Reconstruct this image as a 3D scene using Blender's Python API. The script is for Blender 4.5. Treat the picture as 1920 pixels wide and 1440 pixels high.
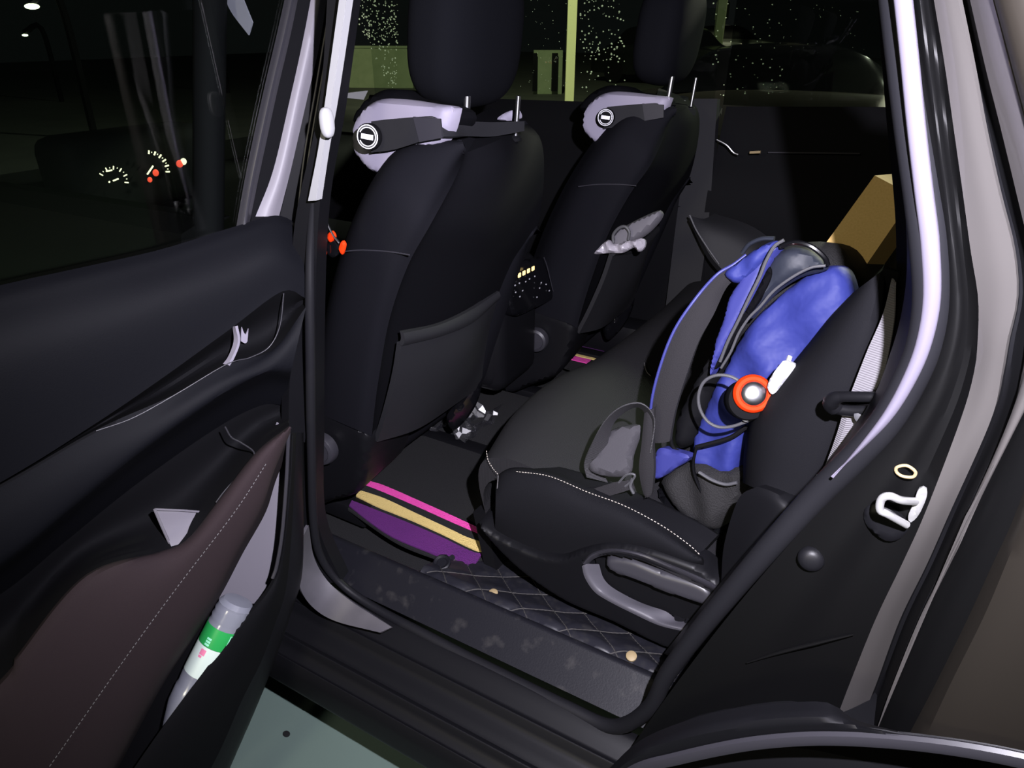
import bpy, math, random
import numpy as np
from mathutils import Vector, Matrix
from mathutils.geometry import delaunay_2d_cdt
random.seed(7); np.random.seed(7)
for o in list(bpy.data.objects): bpy.data.objects.remove(o)
SC = bpy.context.scene

# ------------------------------------------------------------------ camera
CAM = np.array([.755, -.70, 1.42]); PIT = math.radians(27.3); YAW = math.radians(30); FOC = 1300.0
_h = np.array([-math.sin(YAW), math.cos(YAW), 0]); _z = np.array([0, 0, 1.])
RT = np.array([math.cos(YAW), math.sin(YAW), 0])
FW = math.cos(PIT)*_h - math.sin(PIT)*_z; UP = math.sin(PIT)*_h + math.cos(PIT)*_z
cd = bpy.data.cameras.new('camera'); cam = bpy.data.objects.new('camera', cd)
SC.collection.objects.link(cam); SC.camera = cam
cd.sensor_width = 36; cd.sensor_fit = 'HORIZONTAL'; cd.lens = FOC/1920*36; cd.clip_start = .02; cd.clip_end = 300
cam.matrix_world = Matrix(((RT[0], UP[0], -FW[0], CAM[0]), (RT[1], UP[1], -FW[1], CAM[1]),
                           (RT[2], UP[2], -FW[2], CAM[2]), (0, 0, 0, 1)))
# ------------------------------------------------------------------ world, light, exposure
wd = bpy.data.worlds.new('night_sky'); SC.world = wd; wd.use_nodes = True
wb = wd.node_tree.nodes['Background']; wb.inputs[0].default_value = (.30, .36, .34, 1); wb.inputs[1].default_value = .012
SC.view_settings.view_transform = 'Standard'; SC.view_settings.look = 'None'
SC.view_settings.exposure = 0.0; SC.view_settings.gamma = 1; SC.view_settings.use_curve_mapping = False

def light(name, kind, loc, power, col, size=.1, aim=None, **kw):
    l = bpy.data.lights.new(name, kind); l.energy = power; l.color = col
    if kind == 'AREA': l.size = size
    elif kind in ('POINT', 'SPOT'): l.shadow_soft_size = size
    for k, v in kw.items(): setattr(l, k, v)
    o = bpy.data.objects.new(name, l); SC.collection.objects.link(o); o.location = loc
    if aim is not None:
        o.rotation_euler = (Vector(aim)-Vector(loc)).to_track_quat('-Z', 'Y').to_euler()
    return o
fl = CAM + RT*.12 + UP*.12      # torch held to the right of the lens
light('phone_flash', 'SPOT', tuple(fl), 200, (.90, .87, 1.0), .008, tuple(CAM+FW*1.3+UP*.05+RT*.16), spot_size=math.radians(112), spot_blend=1)
light('car_park_light', 'AREA', (.1, -4.7, 2.6), 60, (1.0, .93, .70), .7, (.6, .3, .9))
light('car_park_light_overhead', 'SPOT', (.45, -2.0, 3.2), 13, (.78, 1.0, .90), .15, (.02, -.42, 0), spot_size=math.radians(20), spot_blend=.6)
light('car_park_light_far_side', 'SPOT', (-3.5, 5.0, 6.5), 2600, (.95, 1.0, .62), .3, (-7, 19, 0), spot_size=math.radians(75), spot_blend=.4)
light('car_park_light_behind', 'AREA', (2.5, 7.5, 4.5), 750, (.95, 1.0, .75), .5, (-.2, 1.7, 1.3))

# ------------------------------------------------------------------ helpers
AX = {'x': 0, 'y': 1, 'z': 2}
def ray(u, v): return FW + (u-960)/FOC*RT + (720-v)/FOC*UP
DN = np.array([.963, -.268, 0.]); DO = np.array([-.10, 0, 1.13])     # inner face of the open rear door
def P(u, v, ax, val):
    """point where the sight line of photo pixel (u, v) meets a plane of the car"""
    d = ray(u, v)
    if ax == 'd': return CAM + d*val
    if ax == 'o':
        o = DO + DN*val; return CAM + d*(((o-CAM) @ DN)/(d @ DN))
    i = AX[ax]; return CAM + d*((val-CAM[i])/d[i])
def W(p):
    return P(*p) if len(p) == 4 else np.array(p, float)
def cr(pts, n, closed=False):
    """Catmull-Rom resample, n points by arc length"""
    p = np.array([np.array(q, float) for q in pts])
    if len(p) == 2 and not closed: return np.array([p[0]+(p[1]-p[0])*t for t in np.linspace(0, 1, n)])
    out = []; m = len(p); seg = m if closed else m-1
    for i in range(seg):
        if closed: a, b, c, d = p[(i-1) % m], p[i], p[(i+1) % m], p[(i+2) % m]
        else:
            b, c = p[i], p[i+1]; a = p[i-1] if i > 0 else 2*b-c; d = p[i+2] if i+2 < m else 2*c-b
        for t in np.linspace(0, 1, 12, endpoint=False):
            out.append(.5*((2*b)+(-a+c)*t+(2*a-5*b+4*c-d)*t*t+(-a+3*b-3*c+d)*t**3))
    out.append(p[0] if closed else p[-1]); out = np.array(out)
    s = np.concatenate([[0], np.cumsum(np.linalg.norm(np.diff(out, axis=0), axis=1))])
    tt = np.linspace(0, s[-1], n+1)[:-1] if closed else np.linspace(0, s[-1], n)
    return np.stack([np.interp(tt, s, out[:, k]) for k in range(out.shape[1])], 1)
def nrm(v): return v/(np.linalg.norm(v)+1e-12)

def G_grid(rows, nu=24, nv=24, th=.01, shift=(0, 0, 0), away=None, smooth_v=True, bump=None):
    """lofted sheet through rows of points, given a real thickness on its hidden side"""
    R = [cr([W(p) for p in r], nu) for r in rows]
    R = np.array(R)
    if len(rows) > 2 and smooth_v: A = np.stack([cr(R[:, i], nv) for i in range(nu)], 1)
    else:
        t = np.linspace(0, len(rows)-1, nv if len(rows) == 2 or smooth_v else max(nv, len(rows)))
        if not smooth_v:
            k = max(1, nv//(len(rows)-1)); t = np.linspace(0, len(rows)-1, k*(len(rows)-1)+1)
        A = np.array([R[min(int(x), len(rows)-2)]*(1-(x-min(int(x), len(rows)-2))) + R[min(int(x), len(rows)-2)+1]*(x-min(int(x), len(rows)-2)) for x in t])
    A = A + np.array(shift); m, n = A.shape[:2]
    du = np.gradient(A, axis=1); dv = np.gradient(A, axis=0); N = np.cross(du, dv)
    N /= (np.linalg.norm(N, axis=2, keepdims=True)+1e-9)
    c = A.mean((0, 1)); ref = (CAM-c) if away is None else -np.array(away, float)
    if (N.mean((0, 1)) @ ref) < 0: N = -N; flip = True
    else: flip = False
    if bump is not None:
        uu, vv = np.meshgrid(np.linspace(0, 1, n), np.linspace(0, 1, m)); A = A + N*bump(uu, vv)[..., None]
    V = list(A.reshape(-1, 3)); F = []
    q = lambda i, j: i*n+j
    for i in range(m-1):
        for j in range(n-1):
            f = (q(i, j), q(i, j+1), q(i+1, j+1), q(i+1, j)); F.append(f[::-1] if flip else f)
    if th > 0:
        B = A - (N if th < .025 else nrm(N.mean((0, 1))))*th; o = len(V); V += list(B.reshape(-1, 3))
        for i in range(m-1):
            for j in range(n-1):
                f = (o+q(i, j), o+q(i+1, j), o+q(i+1, j+1), o+q(i, j+1)); F.append(f[::-1] if flip else f)
        per = [q(0, j) for j in range(n)]+[q(i, n-1) for i in range(1, m)]+[q(m-1, j) for j in range(n-2, -1, -1)]+[q(i, 0) for i in range(m-2, 0, -1)]
        for k in range(len(per)):
            a, b = per[k], per[(k+1) % len(per)]; f = (a, o+a, o+b, b); F.append(f[::-1] if flip else f)
    return V, F
def G_strip(L, Rr, th=.003, nu=40, nv=5, **k):
    return G_grid([L, Rr], nu, nv, th, **k)
def G_tube(pts, r, n=10, ns=None, closed=False, flat=1.0):
    pts = [W(p) for p in pts]
    ns = ns or max(8, len(pts)*6)
    p = cr(pts, ns, closed) if len(pts) > 2 or closed else np.array([pts[0]+(pts[1]-pts[0])*t for t in np.linspace(0, 1, max(2, ns if ns < 8 else 4))])
    m = len(p); rr = np.interp(np.linspace(0, 1, m), np.linspace(0, 1, len(r)), r) if hasattr(r, '__len__') else np.full(m, r)
    T = np.gradient(p, axis=0) if not closed else (np.roll(p, -1, 0)-np.roll(p, 1, 0))
    V = []; F = []; nn = None
    for i in range(m):
        t = nrm(T[i])
        if nn is None:
            a = np.array([0, 0, 1.]) if abs(t[2]) < .9 else np.array([1., 0, 0]); nn = nrm(np.cross(t, a))
        nn = nrm(nn-t*(nn @ t)); b = np.cross(t, nn)
        for k in range(n):
            an = 2*math.pi*k/n; V.append(p[i]+rr[i]*(math.cos(an)*nn+flat*math.sin(an)*b))
    for i in range(m if closed else m-1):
        for k in range(n):
            a = i*n+k; b_ = i*n+(k+1) % n; c = ((i+1) % m)*n+(k+1) % n; d = ((i+1) % m)*n+k; F.append((a, b_, c, d))
    if not closed: F += [tuple(range(n))[::-1], tuple((m-1)*n+k for k in range(n))]
    return V, F
def G_puff(outline, nor, back=.05, r=.02, res=.012, hf=None, closed=True, n=None, shift=(0, 0, 0), tilt=None, corner=False, hfw=None):
    """rounded slab grown from an outline: domed rim radius r towards the viewer, straight sides of depth 'back'"""
    pts = np.array([W(p) for p in outline]); nor = nrm(np.array(nor, float))
    if nor @ (CAM-pts.mean(0)) < 0: nor = -nor
    per = np.linalg.norm(np.diff(np.vstack([pts, pts[:1]]), axis=0), axis=1).sum()
    n = n or max(24, int(per/res))
    if not corner: pts = cr(pts, n, True)
    else:
        q = []
        for i in range(len(pts)):
            a, b = pts[i], pts[(i+1) % len(pts)]; k = max(1, int(np.linalg.norm(b-a)/res)); q += [a+(b-a)*t/k for t in range(k)]
        pts = np.array(q)
    o = pts.mean(0); a = nrm(np.cross([0, 0, 1.], nor)) if abs(nor[2]) < .95 else np.array([1., 0, 0]); a = nrm(a-nor*(a @ nor)); b = np.cross(nor, a)
    hh = (pts-o) @ nor if tilt else np.zeros(len(pts))
    Q = np.stack([(pts-o) @ a, (pts-o) @ b], 1)
    # inside test and distance
    def inside(x, y):
        c = False; j = len(Q)-1
        for i in range(len(Q)):
            if (Q[i, 1] > y) != (Q[j, 1] > y) and x < (Q[j, 0]-Q[i, 0])*(y-Q[i, 1])/(Q[j, 1]-Q[i, 1])+Q[i, 0]: c = not c
            j = i
        return c
    E0 = Q; E1 = np.roll(Q, -1, 0)
    def dist(x):
        d = E1-E0; t = np.clip(((x-E0)*d).sum(1)/((d*d).sum(1)+1e-12), 0, 1); return np.sqrt((((E0+d*t[:, None])-x)**2).sum(1).min())
    I = []
    lo, hi = Q.min(0), Q.max(0)
    ys = np.arange(lo[1]+res/2, hi[1], res*.87)
    for k, y in enumerate(ys):
        for x in np.arange(lo[0]+(k % 2)*res/2, hi[0], res):
            if inside(x, y) and dist(np.array([x, y])) > res*.45: I.append((x, y))
    allp = [Vector(q) for q in Q]+[Vector(i) for i in I]; m = len(Q)
    vo, eo, fo, _, _, _ = delaunay_2d_cdt(allp, [(i, (i+1) % m) for i in range(m)], [], 1, 1e-7)
    V = []; 
    vo = [np.array(v) for v in vo]
    for v in vo:
        d = dist(v); t = min(d/max(r, 1e-6), 1); h = r*(math.sqrt(max(0, 1-(1-t)**2))-1)
        if hf: h += hf(v[0], v[1], d)*min(1, d/max(r, 1e-6))
        if hfw: h += hfw(o+a*v[0]+b*v[1])
        w = o+a*v[0]+b*v[1]+nor*h
        V.append(w)
    F = []
    for f in fo:
        f = list(f); ar = sum(vo[f[i]][0]*vo[f[(i+1) % len(f)]][1]-vo[f[(i+1) % len(f)]][0]*vo[f[i]][1] for i in range(len(f)))
        F.append(tuple(f if ar > 0 else f[::-1]))
    # boundary edges
    ec = {}
    for f in F:
        for i in range(len(f)):
            e = (f[i], f[(i+1) % len(f)]); ec[e] = 1
    bd = [e for e in ec if (e[1], e[0]) not in ec]
    off = len(V); base = [w for w in V]
    for v in vo: V.append(o+a*v[0]+b*v[1]-nor*(r+back))
    for f in F[:]: F.append(tuple(off+i for i in f[::-1]))
    for (i, j) in bd: F.append((i, off+i, off+j, j))
    V = [v+np.array(shift) for v in V]
    return V, F
def G_box(c, s, bev=.004, rot=None, seg=2):
    """box with rounded edges (superellipse-free: three nested shells)"""
    import bmesh
    bm = bmesh.new(); bmesh.ops.create_cube(bm, size=1); bmesh.ops.scale(bm, vec=s, verts=bm.verts)
    if bev > 0: bmesh.ops.bevel(bm, geom=bm.edges[:], offset=min(bev, min(s)*.49), segments=seg, affect='EDGES', profile=.5)
    V = [np.array(v.co) for v in bm.verts]; bm.verts.index_update(); F = [tuple(v.index for v in f.verts) for f in bm.faces]; bm.free()
    M = np.eye(3) if rot is None else np.array(rot)
    return [np.array(c)+M @ v for v in V], F
def G_lathe(prof, loc, axis, n=28, cap=True):
    ax = nrm(np.array(axis, float)); a = np.array([0, 0, 1.]) if abs(ax[2]) < .9 else np.array([1., 0, 0]); e1 = nrm(np.cross(ax, a)); e2 = np.cross(ax, e1)
    V = []; F = []
    for (r, h) in prof:
        for k in range(n):
            t = 2*math.pi*k/n; V.append(np.array(loc)+ax*h+r*(math.cos(t)*e1+math.sin(t)*e2))
    for i in range(len(prof)-1):
        for k in range(n):
            F.append((i*n+k, i*n+(k+1) % n, (i+1)*n+(k+1) % n, (i+1)*n+k))
    if cap: F += [tuple(range(n))[::-1], tuple((len(prof)-1)*n+k for k in range(n))]
    return V, F
def G_ellip(c, s, e=2.0, rot=None, n=28):
    """superellipsoid"""
    V = []; F = []
    sg = lambda x, p: math.copysign(abs(x)**p, x)
    M = np.eye(3) if rot is None else np.array(rot); p = 2/e
    for i in range(n+1):
        th = -math.pi/2+math.pi*i/n
        for k in range(2*n):
            ph = 2*math.pi*k/(2*n)
            V.append(np.array(c)+M @ np.array([s[0]*sg(math.cos(th), p)*sg(math.cos(ph), p), s[1]*sg(math.cos(th), p)*sg(math.sin(ph), p), s[2]*sg(math.sin(th), p)]))
    for i in range(n):
        for k in range(2*n):
            F.append((i*2*n+k, i*2*n+(k+1) % (2*n), (i+1)*2*n+(k+1) % (2*n), (i+1)*2*n+k))
    return V, F
def G_prism(poly, d):
    """polygon (3-D points) swept along vector d"""
    p = [W(q) for q in poly]; d = np.array(d, float); n = len(p)
    V = p+[q+d for q in p]; F = [tuple(range(n))[::-1], tuple(n+i for i in range(n))]+[(i, (i+1) % n, n+(i+1) % n, n+i) for i in range(n)]
    return V, F
def basis(x, z):
    x = nrm(np.array(x, float)); z = np.array(z, float); z = nrm(z-x*(z @ x)); return np.stack([x, np.cross(z, x), z], 1)

ORG = {}
def obj(name, geos, mat, parent=None, sharp=40, org=None):
    if isinstance(geos, tuple): geos = [geos]
    V = []; F = []
    for v, f in geos:
        o = len(V); V += [tuple(x) for x in v]; F += [tuple(o+i for i in q) for q in f]
    A = np.array(V)
    base = ORG[parent.name] if parent else (np.array([A[:, 0].mean(), A[:, 1].mean(), A[:, 2].min()]) if org is None else np.array(org))
    me = bpy.data.meshes.new(name); me.from_pydata([tuple(x) for x in A-base], [], F); me.validate(); me.update()
    import bmesh
    bm = bmesh.new(); bm.from_mesh(me); bmesh.ops.remove_doubles(bm, verts=bm.verts, dist=1e-5); bmesh.ops.recalc_face_normals(bm, faces=bm.faces); bm.to_mesh(me); bm.free()
    for p in me.polygons: p.use_smooth = True
    me.set_sharp_from_angle(angle=math.radians(sharp)); me.materials.append(mat)
    o = bpy.data.objects.new(name, me); SC.collection.objects.link(o)
    if parent: o.parent = parent; ORG[o.name] = base
    else: o.location = base; ORG[o.name] = base
    return o
def empty(name, loc, label=None, cat=None, group=None, kind=None):
    o = bpy.data.objects.new(name, None); SC.collection.objects.link(o); o.location = loc; o.empty_display_size = .05
    ORG[o.name] = np.array(loc, float); tag(o, label, cat, group, kind); return o
def tag(o, label=None, cat=None, group=None, kind=None):
    if label: o['label'] = label
    if cat: o['category'] = cat
    if group: o['group'] = group
    if kind: o['kind'] = kind
    return o
def copy_tree(o, d=None, parent=None):
    c = o.copy(); SC.collection.objects.link(c); c.parent = parent
    if d is not None: c.location = Vector(o.location)+Vector(d)
    ORG[c.name] = ORG[o.name] + (np.array(d) if d is not None else 0)
    for ch in [x for x in SC.objects if x.parent == o]: copy_tree(ch, None, c)
    return c

# ------------------------------------------------------------------ materials
def M(name, col, rough=.6, metal=0, spec=.5, noise=None, bump=None, emit=None, alpha=None, trans=0, coat=0, sheen=0, weave=None):
    m = bpy.data.materials.new(name); m.use_nodes = True; nt = m.node_tree; b = nt.nodes['Principled BSDF']
    b.inputs['Base Color'].default_value = (*col, 1); b.inputs['Roughness'].default_value = rough; b.inputs['Metallic'].default_value = metal
    b.inputs['Specular IOR Level'].default_value = spec; b.inputs['Coat Weight'].default_value = coat; b.inputs['Sheen Weight'].default_value = sheen
    b.inputs['Transmission Weight'].default_value = trans
    if emit: b.inputs['Emission Color'].default_value = (*emit[0], 1); b.inputs['Emission Strength'].default_value = emit[1]
    tc = nt.nodes.new('ShaderNodeTexCoord')
    if noise:   # (scale, colour2, contrast low, high)
        n = nt.nodes.new('ShaderNodeTexNoise'); n.inputs['Scale'].default_value = noise[0]; n.inputs['Detail'].default_value = 6
        nt.links.new(tc.outputs['Object'], n.inputs['Vector'])
        r = nt.nodes.new('ShaderNodeValToRGB'); r.color_ramp.elements[0].position = noise[2]; r.color_ramp.elements[1].position = noise[3]
        r.color_ramp.elements[0].color = (*col, 1); r.color_ramp.elements[1].color = (*noise[1], 1)
        nt.links.new(n.outputs['Fac'], r.inputs[0]); nt.links.new(r.outputs[0], b.inputs['Base Color'])
    if bump:    # (scale, strength, distance)
        n = nt.nodes.new('ShaderNodeTexNoise'); n.inputs['Scale'].default_value = bump[0]; n.inputs['Detail'].default_value = 3
        nt.links.new(tc.outputs['Object'], n.inputs['Vector'])
        bp = nt.nodes.new('ShaderNodeBump'); bp.inputs['Strength'].default_value = bump[1]; bp.inputs['Distance'].default_value = bump[2]
        nt.links.new(n.outputs['Fac'], bp.inputs['Height']); nt.links.new(bp.outputs[0], b.inputs['Normal'])
    if weave:   # (scale, strength, direction)
        w = nt.nodes.new('ShaderNodeTexWave'); w.inputs['Scale'].default_value = weave[0]; w.bands_direction = weave[2]; w.inputs['Distortion'].default_value = .6
        nt.links.new(tc.outputs['Object'], w.inputs['Vector'])
        bp = nt.nodes.new('ShaderNodeBump'); bp.inputs['Strength'].default_value = weave[1]; bp.inputs['Distance'].default_value = .0008
        nt.links.new(w.outputs['Fac'], bp.inputs['Height']); nt.links.new(bp.outputs[0], b.inputs['Normal'])
    return m
m_fab = M('seat_fabric', (.0068, .0068, .0090), .85, spec=.05, bump=(900, .5, .0006))
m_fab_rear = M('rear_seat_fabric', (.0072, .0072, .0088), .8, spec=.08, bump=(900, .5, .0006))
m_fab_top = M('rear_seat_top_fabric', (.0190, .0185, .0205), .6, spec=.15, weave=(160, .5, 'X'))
m_back = M('seat_back_fabric', (.0042, .0042, .0055), .85, spec=.05, bump=(900, .4, .0006))
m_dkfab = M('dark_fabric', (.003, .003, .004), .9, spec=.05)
m_vinyl = M('grey_vinyl', (.0165, .0165, .019), .6, spec=.2, bump=(700, .3, .0004))
m_head = M('headrest_fabric', (.0044, .0046, .0062), .9, spec=.04, bump=(800, .5, .0006))
m_plas = M('black_plastic', (.0050, .0050, .0062), .45, spec=.22, bump=(1200, .15, .0003))
m_plas2 = M('satin_plastic', (.028, .027, .033), .38, spec=.6)
m_blk = M('deep_black', (.004, .004, .005), .8, spec=.1)
m_gloss = M('gloss_black', (.004, .004, .005), .12, spec=.6)
m_plas3 = M('satin_plastic_lit', (.075, .072, .085), .5, spec=.5)
m_door = M('door_trim', (.0045, .0047, .0065), .62, spec=.08, bump=(600, .3, .0005))
m_brown = M('door_pad_fabric', (.023, .0150, .017), .85, spec=.2, bump=(700, .5, .0006))
m_grey = M('grey_interior_plastic', (.17, .16, .185), .5, spec=.4)
m_paint = M('body_paint_lit', (.085, .079, .076), .38, metal=.3, spec=.5, coat=.4)  # body colour is dark; this paler copy carries the torch light on the jamb
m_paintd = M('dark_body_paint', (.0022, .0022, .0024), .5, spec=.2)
m_paintm = M('quarter_paint', (.020, .017, .0135), .45, metal=.3, spec=.4)
m_rub = M('rubber_seal', (.05, .048, .055), .5, spec=.5)
m_rubb = M('rubber_seal_bright', (.010, .010, .012), .5, spec=.15)
m_handle = M('satin_silver', (.32, .30, .36), .35, metal=.25, spec=.6)
m_padg = M('grey_pad_mesh', (.046, .044, .050), .8, spec=.2, bump=(400, .5, .001))
m_jamb = M('sill_end_lit_paint', (.085, .08, .092), .45, spec=.4, noise=(14, (.05, .048, .055), .3, .75))
m_roll = M('grey_roll_paper', (.10, .095, .11), .7)
m_grey2 = M('lit_seal_pale', (.118, .108, .142), .85, spec=.12)
m_white = M('pillar_trim_pale', (.30, .30, .31), .7)
m_lil = M('neck_cushion_shell', (.27, .25, .32), .65, spec=.3)
m_wht = M('badge_white', (.75, .75, .78), .5)
m_chrome = M('chrome', (.75, .75, .78), .28, metal=1)
m_steel = M('bright_steel', (.48, .48, .47), .32, metal=.6, spec=.6)
m_blue = M('backpack_nylon', (.021, .028, .150), .58, spec=.22, noise=(9, (.025, .032, .18), .35, .75), bump=(18, .5, .012))
m_blue2 = M('backpack_blue_edge', (.030, .034, .17), .5, spec=.4)
m_yoke = M('backpack_grey_panel', (.018, .021, .031), .55, spec=.3, bump=(25, .3, .006))
m_mesh = M('backpack_mesh', (.009, .0085, .0092), .8, spec=.4, bump=(350, 1, .002))
m_strap = M('strap_mesh', (.015, .014, .016), .9, spec=.3, bump=(500, .8, .001))
m_belt = M('seat_belt_webbing', (.15, .142, .155), .6, spec=.3, weave=(110, .7, 'Z'))
m_web = M('webbing', (.034, .033, .036), .6, spec=.4, weave=(110, .7, 'Z'))
m_pipe = M('grey_piping', (.06, .06, .066), .6)
m_card = M('cardboard', (.64, .43, .16), .85, noise=(300, (.55, .36, .12), .3, .8))
m_or = M('orange_plastic', (.62, .035, .004), .6, spec=.08)
m_mag = M('magenta_pile', (.85, .07, .42), .95, bump=(400, 1, .003))
m_yel = M('yellow_pile', (.74, .56, .20), .95, bump=(400, 1, .003))
m_pur = M('purple_pile', (.10, .010, .135), .95, bump=(400, 1, .003))
m_pile = M('black_pile', (.006, .006, .007), .97, bump=(400, 1, .003))
m_quilt = M('quilted_leatherette', (.014, .014, .019), .42, spec=.3, noise=(60, (.03, .029, .03), .5, .8))
m_thr = M('quilt_thread', (.042, .039, .036), .8)
m_scuff = M('scuffed_sill_plastic', (.008, .008, .011), .45, spec=.22, noise=(30, (.035, .033, .033), .58, .82), bump=(300, .3, .0006))
m_cream = M('cream_thread', (.42, .38, .33), .8)
m_gthr = M('grey_thread', (.12, .115, .12), .8)
m_tan = M('tan_stud', (.28, .21, .11), .6)
m_grn = M('label_green', (.02, .33, .07), .4)
m_lbl = M('label_white', (.60, .70, .63), .4)
m_mint = M('label_print_mint', (.30, .78, .52), .4)
m_pink = M('label_print_pink', (.75, .20, .35), .4)
m_ground = M('ground_paint', (.135, .190, .165), .85, noise=(3, (.125, .178, .155), .3, .7))
m_asph = M('asphalt', (.05, .055, .05), .8, noise=(2, (.07, .075, .065), .3, .7))
m_wallg = M('pale_green_render', (.23, .28, .17), .9, noise=(5, (.19, .24, .14), .3, .7))
m_post = M('yellow_green_paint', (.55, .56, .30), .7)
m_carw = M('white_car_paint', (.32, .34, .30), .3, coat=.5)
m_card_ = M('dark_car_paint', (.006, .007, .007), .3, coat=.3)
m_amber = M('amber_display', (1, .7, .2), .5, emit=((1, .72, .28), 1.6))
m_gl_w = M('lit_dial', (1, 1, .8), .5, emit=((1, .95, .62), 2.2))
m_gl_r = M('lit_red', (1, .1, .05), .5, emit=((1, .08, .04), 1.5))
m_lamp = M('lamp_glow', (1, 1, .8), .5, emit=((.95, 1, .68), 6))
m_lampd = M('lamp_glow_dim', (1, 1, .8), .5, emit=((.8, 1, .55), .8))
m_dot = M('pale_print', (.4, .4, .43), .5)
def glass(name, fac, col=(1, 1, 1), rough=.02):
    m = bpy.data.materials.new(name); m.use_nodes = True; nt = m.node_tree; nt.nodes.clear()
    o = nt.nodes.new('ShaderNodeOutputMaterial'); t = nt.nodes.new('ShaderNodeBsdfTransparent'); t.inputs[0].default_value = (*col, 1)
    g = nt.nodes.new('ShaderNodeBsdfGlossy'); g.inputs['Roughness'].default_value = rough; x = nt.nodes.new('ShaderNodeMixShader'); x.inputs[0].default_value = fac
    nt.links.new(t.outputs[0], x.inputs[1]); nt.links.new(g.outputs[0], x.inputs[2]); nt.links.new(x.outputs[0], o.inputs[0]); return m
m_glass = glass('window_glass', .035, (.85, .88, .86))
m_tint = glass('tinted_glass', .03, (.55, .58, .56))
m_film = glass('clear_film', .28, (.95, .95, 1), .12)
m_film2 = glass('creased_clear_film', .22, (.95, .95, 1), .35)
m_pet = glass('clear_bottle_plastic', .25, (.85, .88, .93), .18)
_n = m_pet.node_tree; _d = _n.nodes.new('ShaderNodeBsdfDiffuse'); _d.inputs[0].default_value = (.30, .31, .36, 1); _m = _n.nodes.new('ShaderNodeMixShader'); _m.inputs[0].default_value = .6
_o = [x for x in _n.nodes if x.type == 'OUTPUT_MATERIAL'][0]; _x = _o.inputs[0].links[0].from_socket; _n.links.new(_x, _m.inputs[1]); _n.links.new(_d.outputs[0], _m.inputs[2]); _n.links.new(_m.outputs[0], _o.inputs[0])
def drops_mat():
    m = bpy.data.materials.new('raindrop'); m.use_nodes = True; nt = m.node_tree; nt.nodes.clear()
    o = nt.nodes.new('ShaderNodeOutputMaterial'); t = nt.nodes.new('ShaderNodeBsdfTranslucent'); t.inputs[0].default_value = (.95, 1, .9, 1)
    g = nt.nodes.new('ShaderNodeBsdfGlossy'); g.inputs['Roughness'].default_value = .1; x = nt.nodes.new('ShaderNodeMixShader'); x.inputs[0].default_value = .4
    nt.links.new(t.outputs[0], x.inputs[1]); nt.links.new(g.outputs[0], x.inputs[2]); nt.links.new(x.outputs[0], o.inputs[0]); return m
m_drop = drops_mat()

# ------------------------------------------------------------------ ground
g = obj('ground', G_box((0, 10, -.05), (60, 60, .1), 0), m_ground); tag(g, kind='structure')
st = obj('pebble', G_ellip(P(537, 1376, 'z', .003), (.009, .007, .005), 2.0, n=8), m_pile); tag(st, 'small dark pebble lying on the pale grey-green ground', 'pebble')

# ------------------------------------------------------------------ car body
car = empty('car', (0, .83, 0), 'dark car with its near rear door standing open and black scuffed sill', 'car')
def objs(name, geos, mat, parent, **k): return [obj(name, g_, mat, parent, **k) for g_ in geos]
# sill: one cross section swept along the car
def extr(sec, x0, x1, n=2):
    xs = np.linspace(x0, x1, n)
    return [[(x, y, z) for x in xs] for (y, z) in sec]
def straight(name, sec, x0, x1, mat, th=.012, nv=None):
    V = []; F = []
    sec = np.array(sec, float); n = len(sec)
    d = np.gradient(sec, axis=0); nn = np.stack([-d[:, 1], d[:, 0]], 1); nn /= np.linalg.norm(nn, axis=1, keepdims=True)
    if nn[:, 1].mean() > 0: nn = -nn
    low = sec+nn*th
    for x in (x0, x1):
        V += [np.array([x, a, b]) for a, b in sec]+[np.array([x, a, b]) for a, b in low]
    k = 2*n
    for i in range(n-1):
        F += [(i, i+1, k+i+1, k+i), (n+i, k+n+i, k+n+i+1, n+i+1)]
    F += [(0, k, k+n, n), (n-1, 2*n-1, k+2*n-1, k+n-1)]
    F += [tuple(list(range(n))+list(range(2*n-1, n-1, -1))), tuple([k+i for i in range(n)][::-1]+[k+i for i in range(n, 2*n)])]
    return obj(name, (V, F), mat, car, 25)
def rnd(sec, k=4):
    out = []
    s = [np.array(a, float) for a in sec]
    out.append(s[0])
    for i in range(1, len(s)-1):
        a, b, c = s[i-1], s[i], s[i+1]; r = min(.008, np.linalg.norm(b-a)*.4, np.linalg.norm(c-b)*.4)
        p, q = b+nrm(a-b)*r, b+nrm(c-b)*r
        for t in np.linspace(0, 1, k): out.append((1-t)**2*p+2*t*(1-t)*b+t*t*q)
    out.append(s[-1]); return out
straight('scuff_plate', rnd([(.150, .37), (.147, .422), (.139, .436), (.128, .438), (.116, .428), (.09, .410), (.062, .392)]), -.34, .74, m_scuff)
straight('sill_channel', rnd([(.062, .37), (.05, .372), (.036, .366), (.012, .352), (.004, .356), (-.006, .334), (-.03, .326), (-.044, .318), (-.05, .306)]), -.6, .62, m_plas)
straight('rocker_cladding', rnd([(-.045, .325), (-.055, .330), (-.062, .312), (-.076, .302), (-.082, .306), (-.09, .285), (-.093, .235), (-.07, .2), (.1, .19)]), -2.2, .56, m_plas)
obj('floor_pan', G_box((-.55, .83, .29), (2.9, 1.36, .04), .005), m_pile, car)
obj('floor_tunnel', G_box((-.5, .83, .34), (2.2, .30, .14), .05, seg=4), m_pile, car)
obj('roof', [G_box((-.1, .83, 1.66), (2.8, 1.3, .05), .02)], m_dkfab, car)
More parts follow.
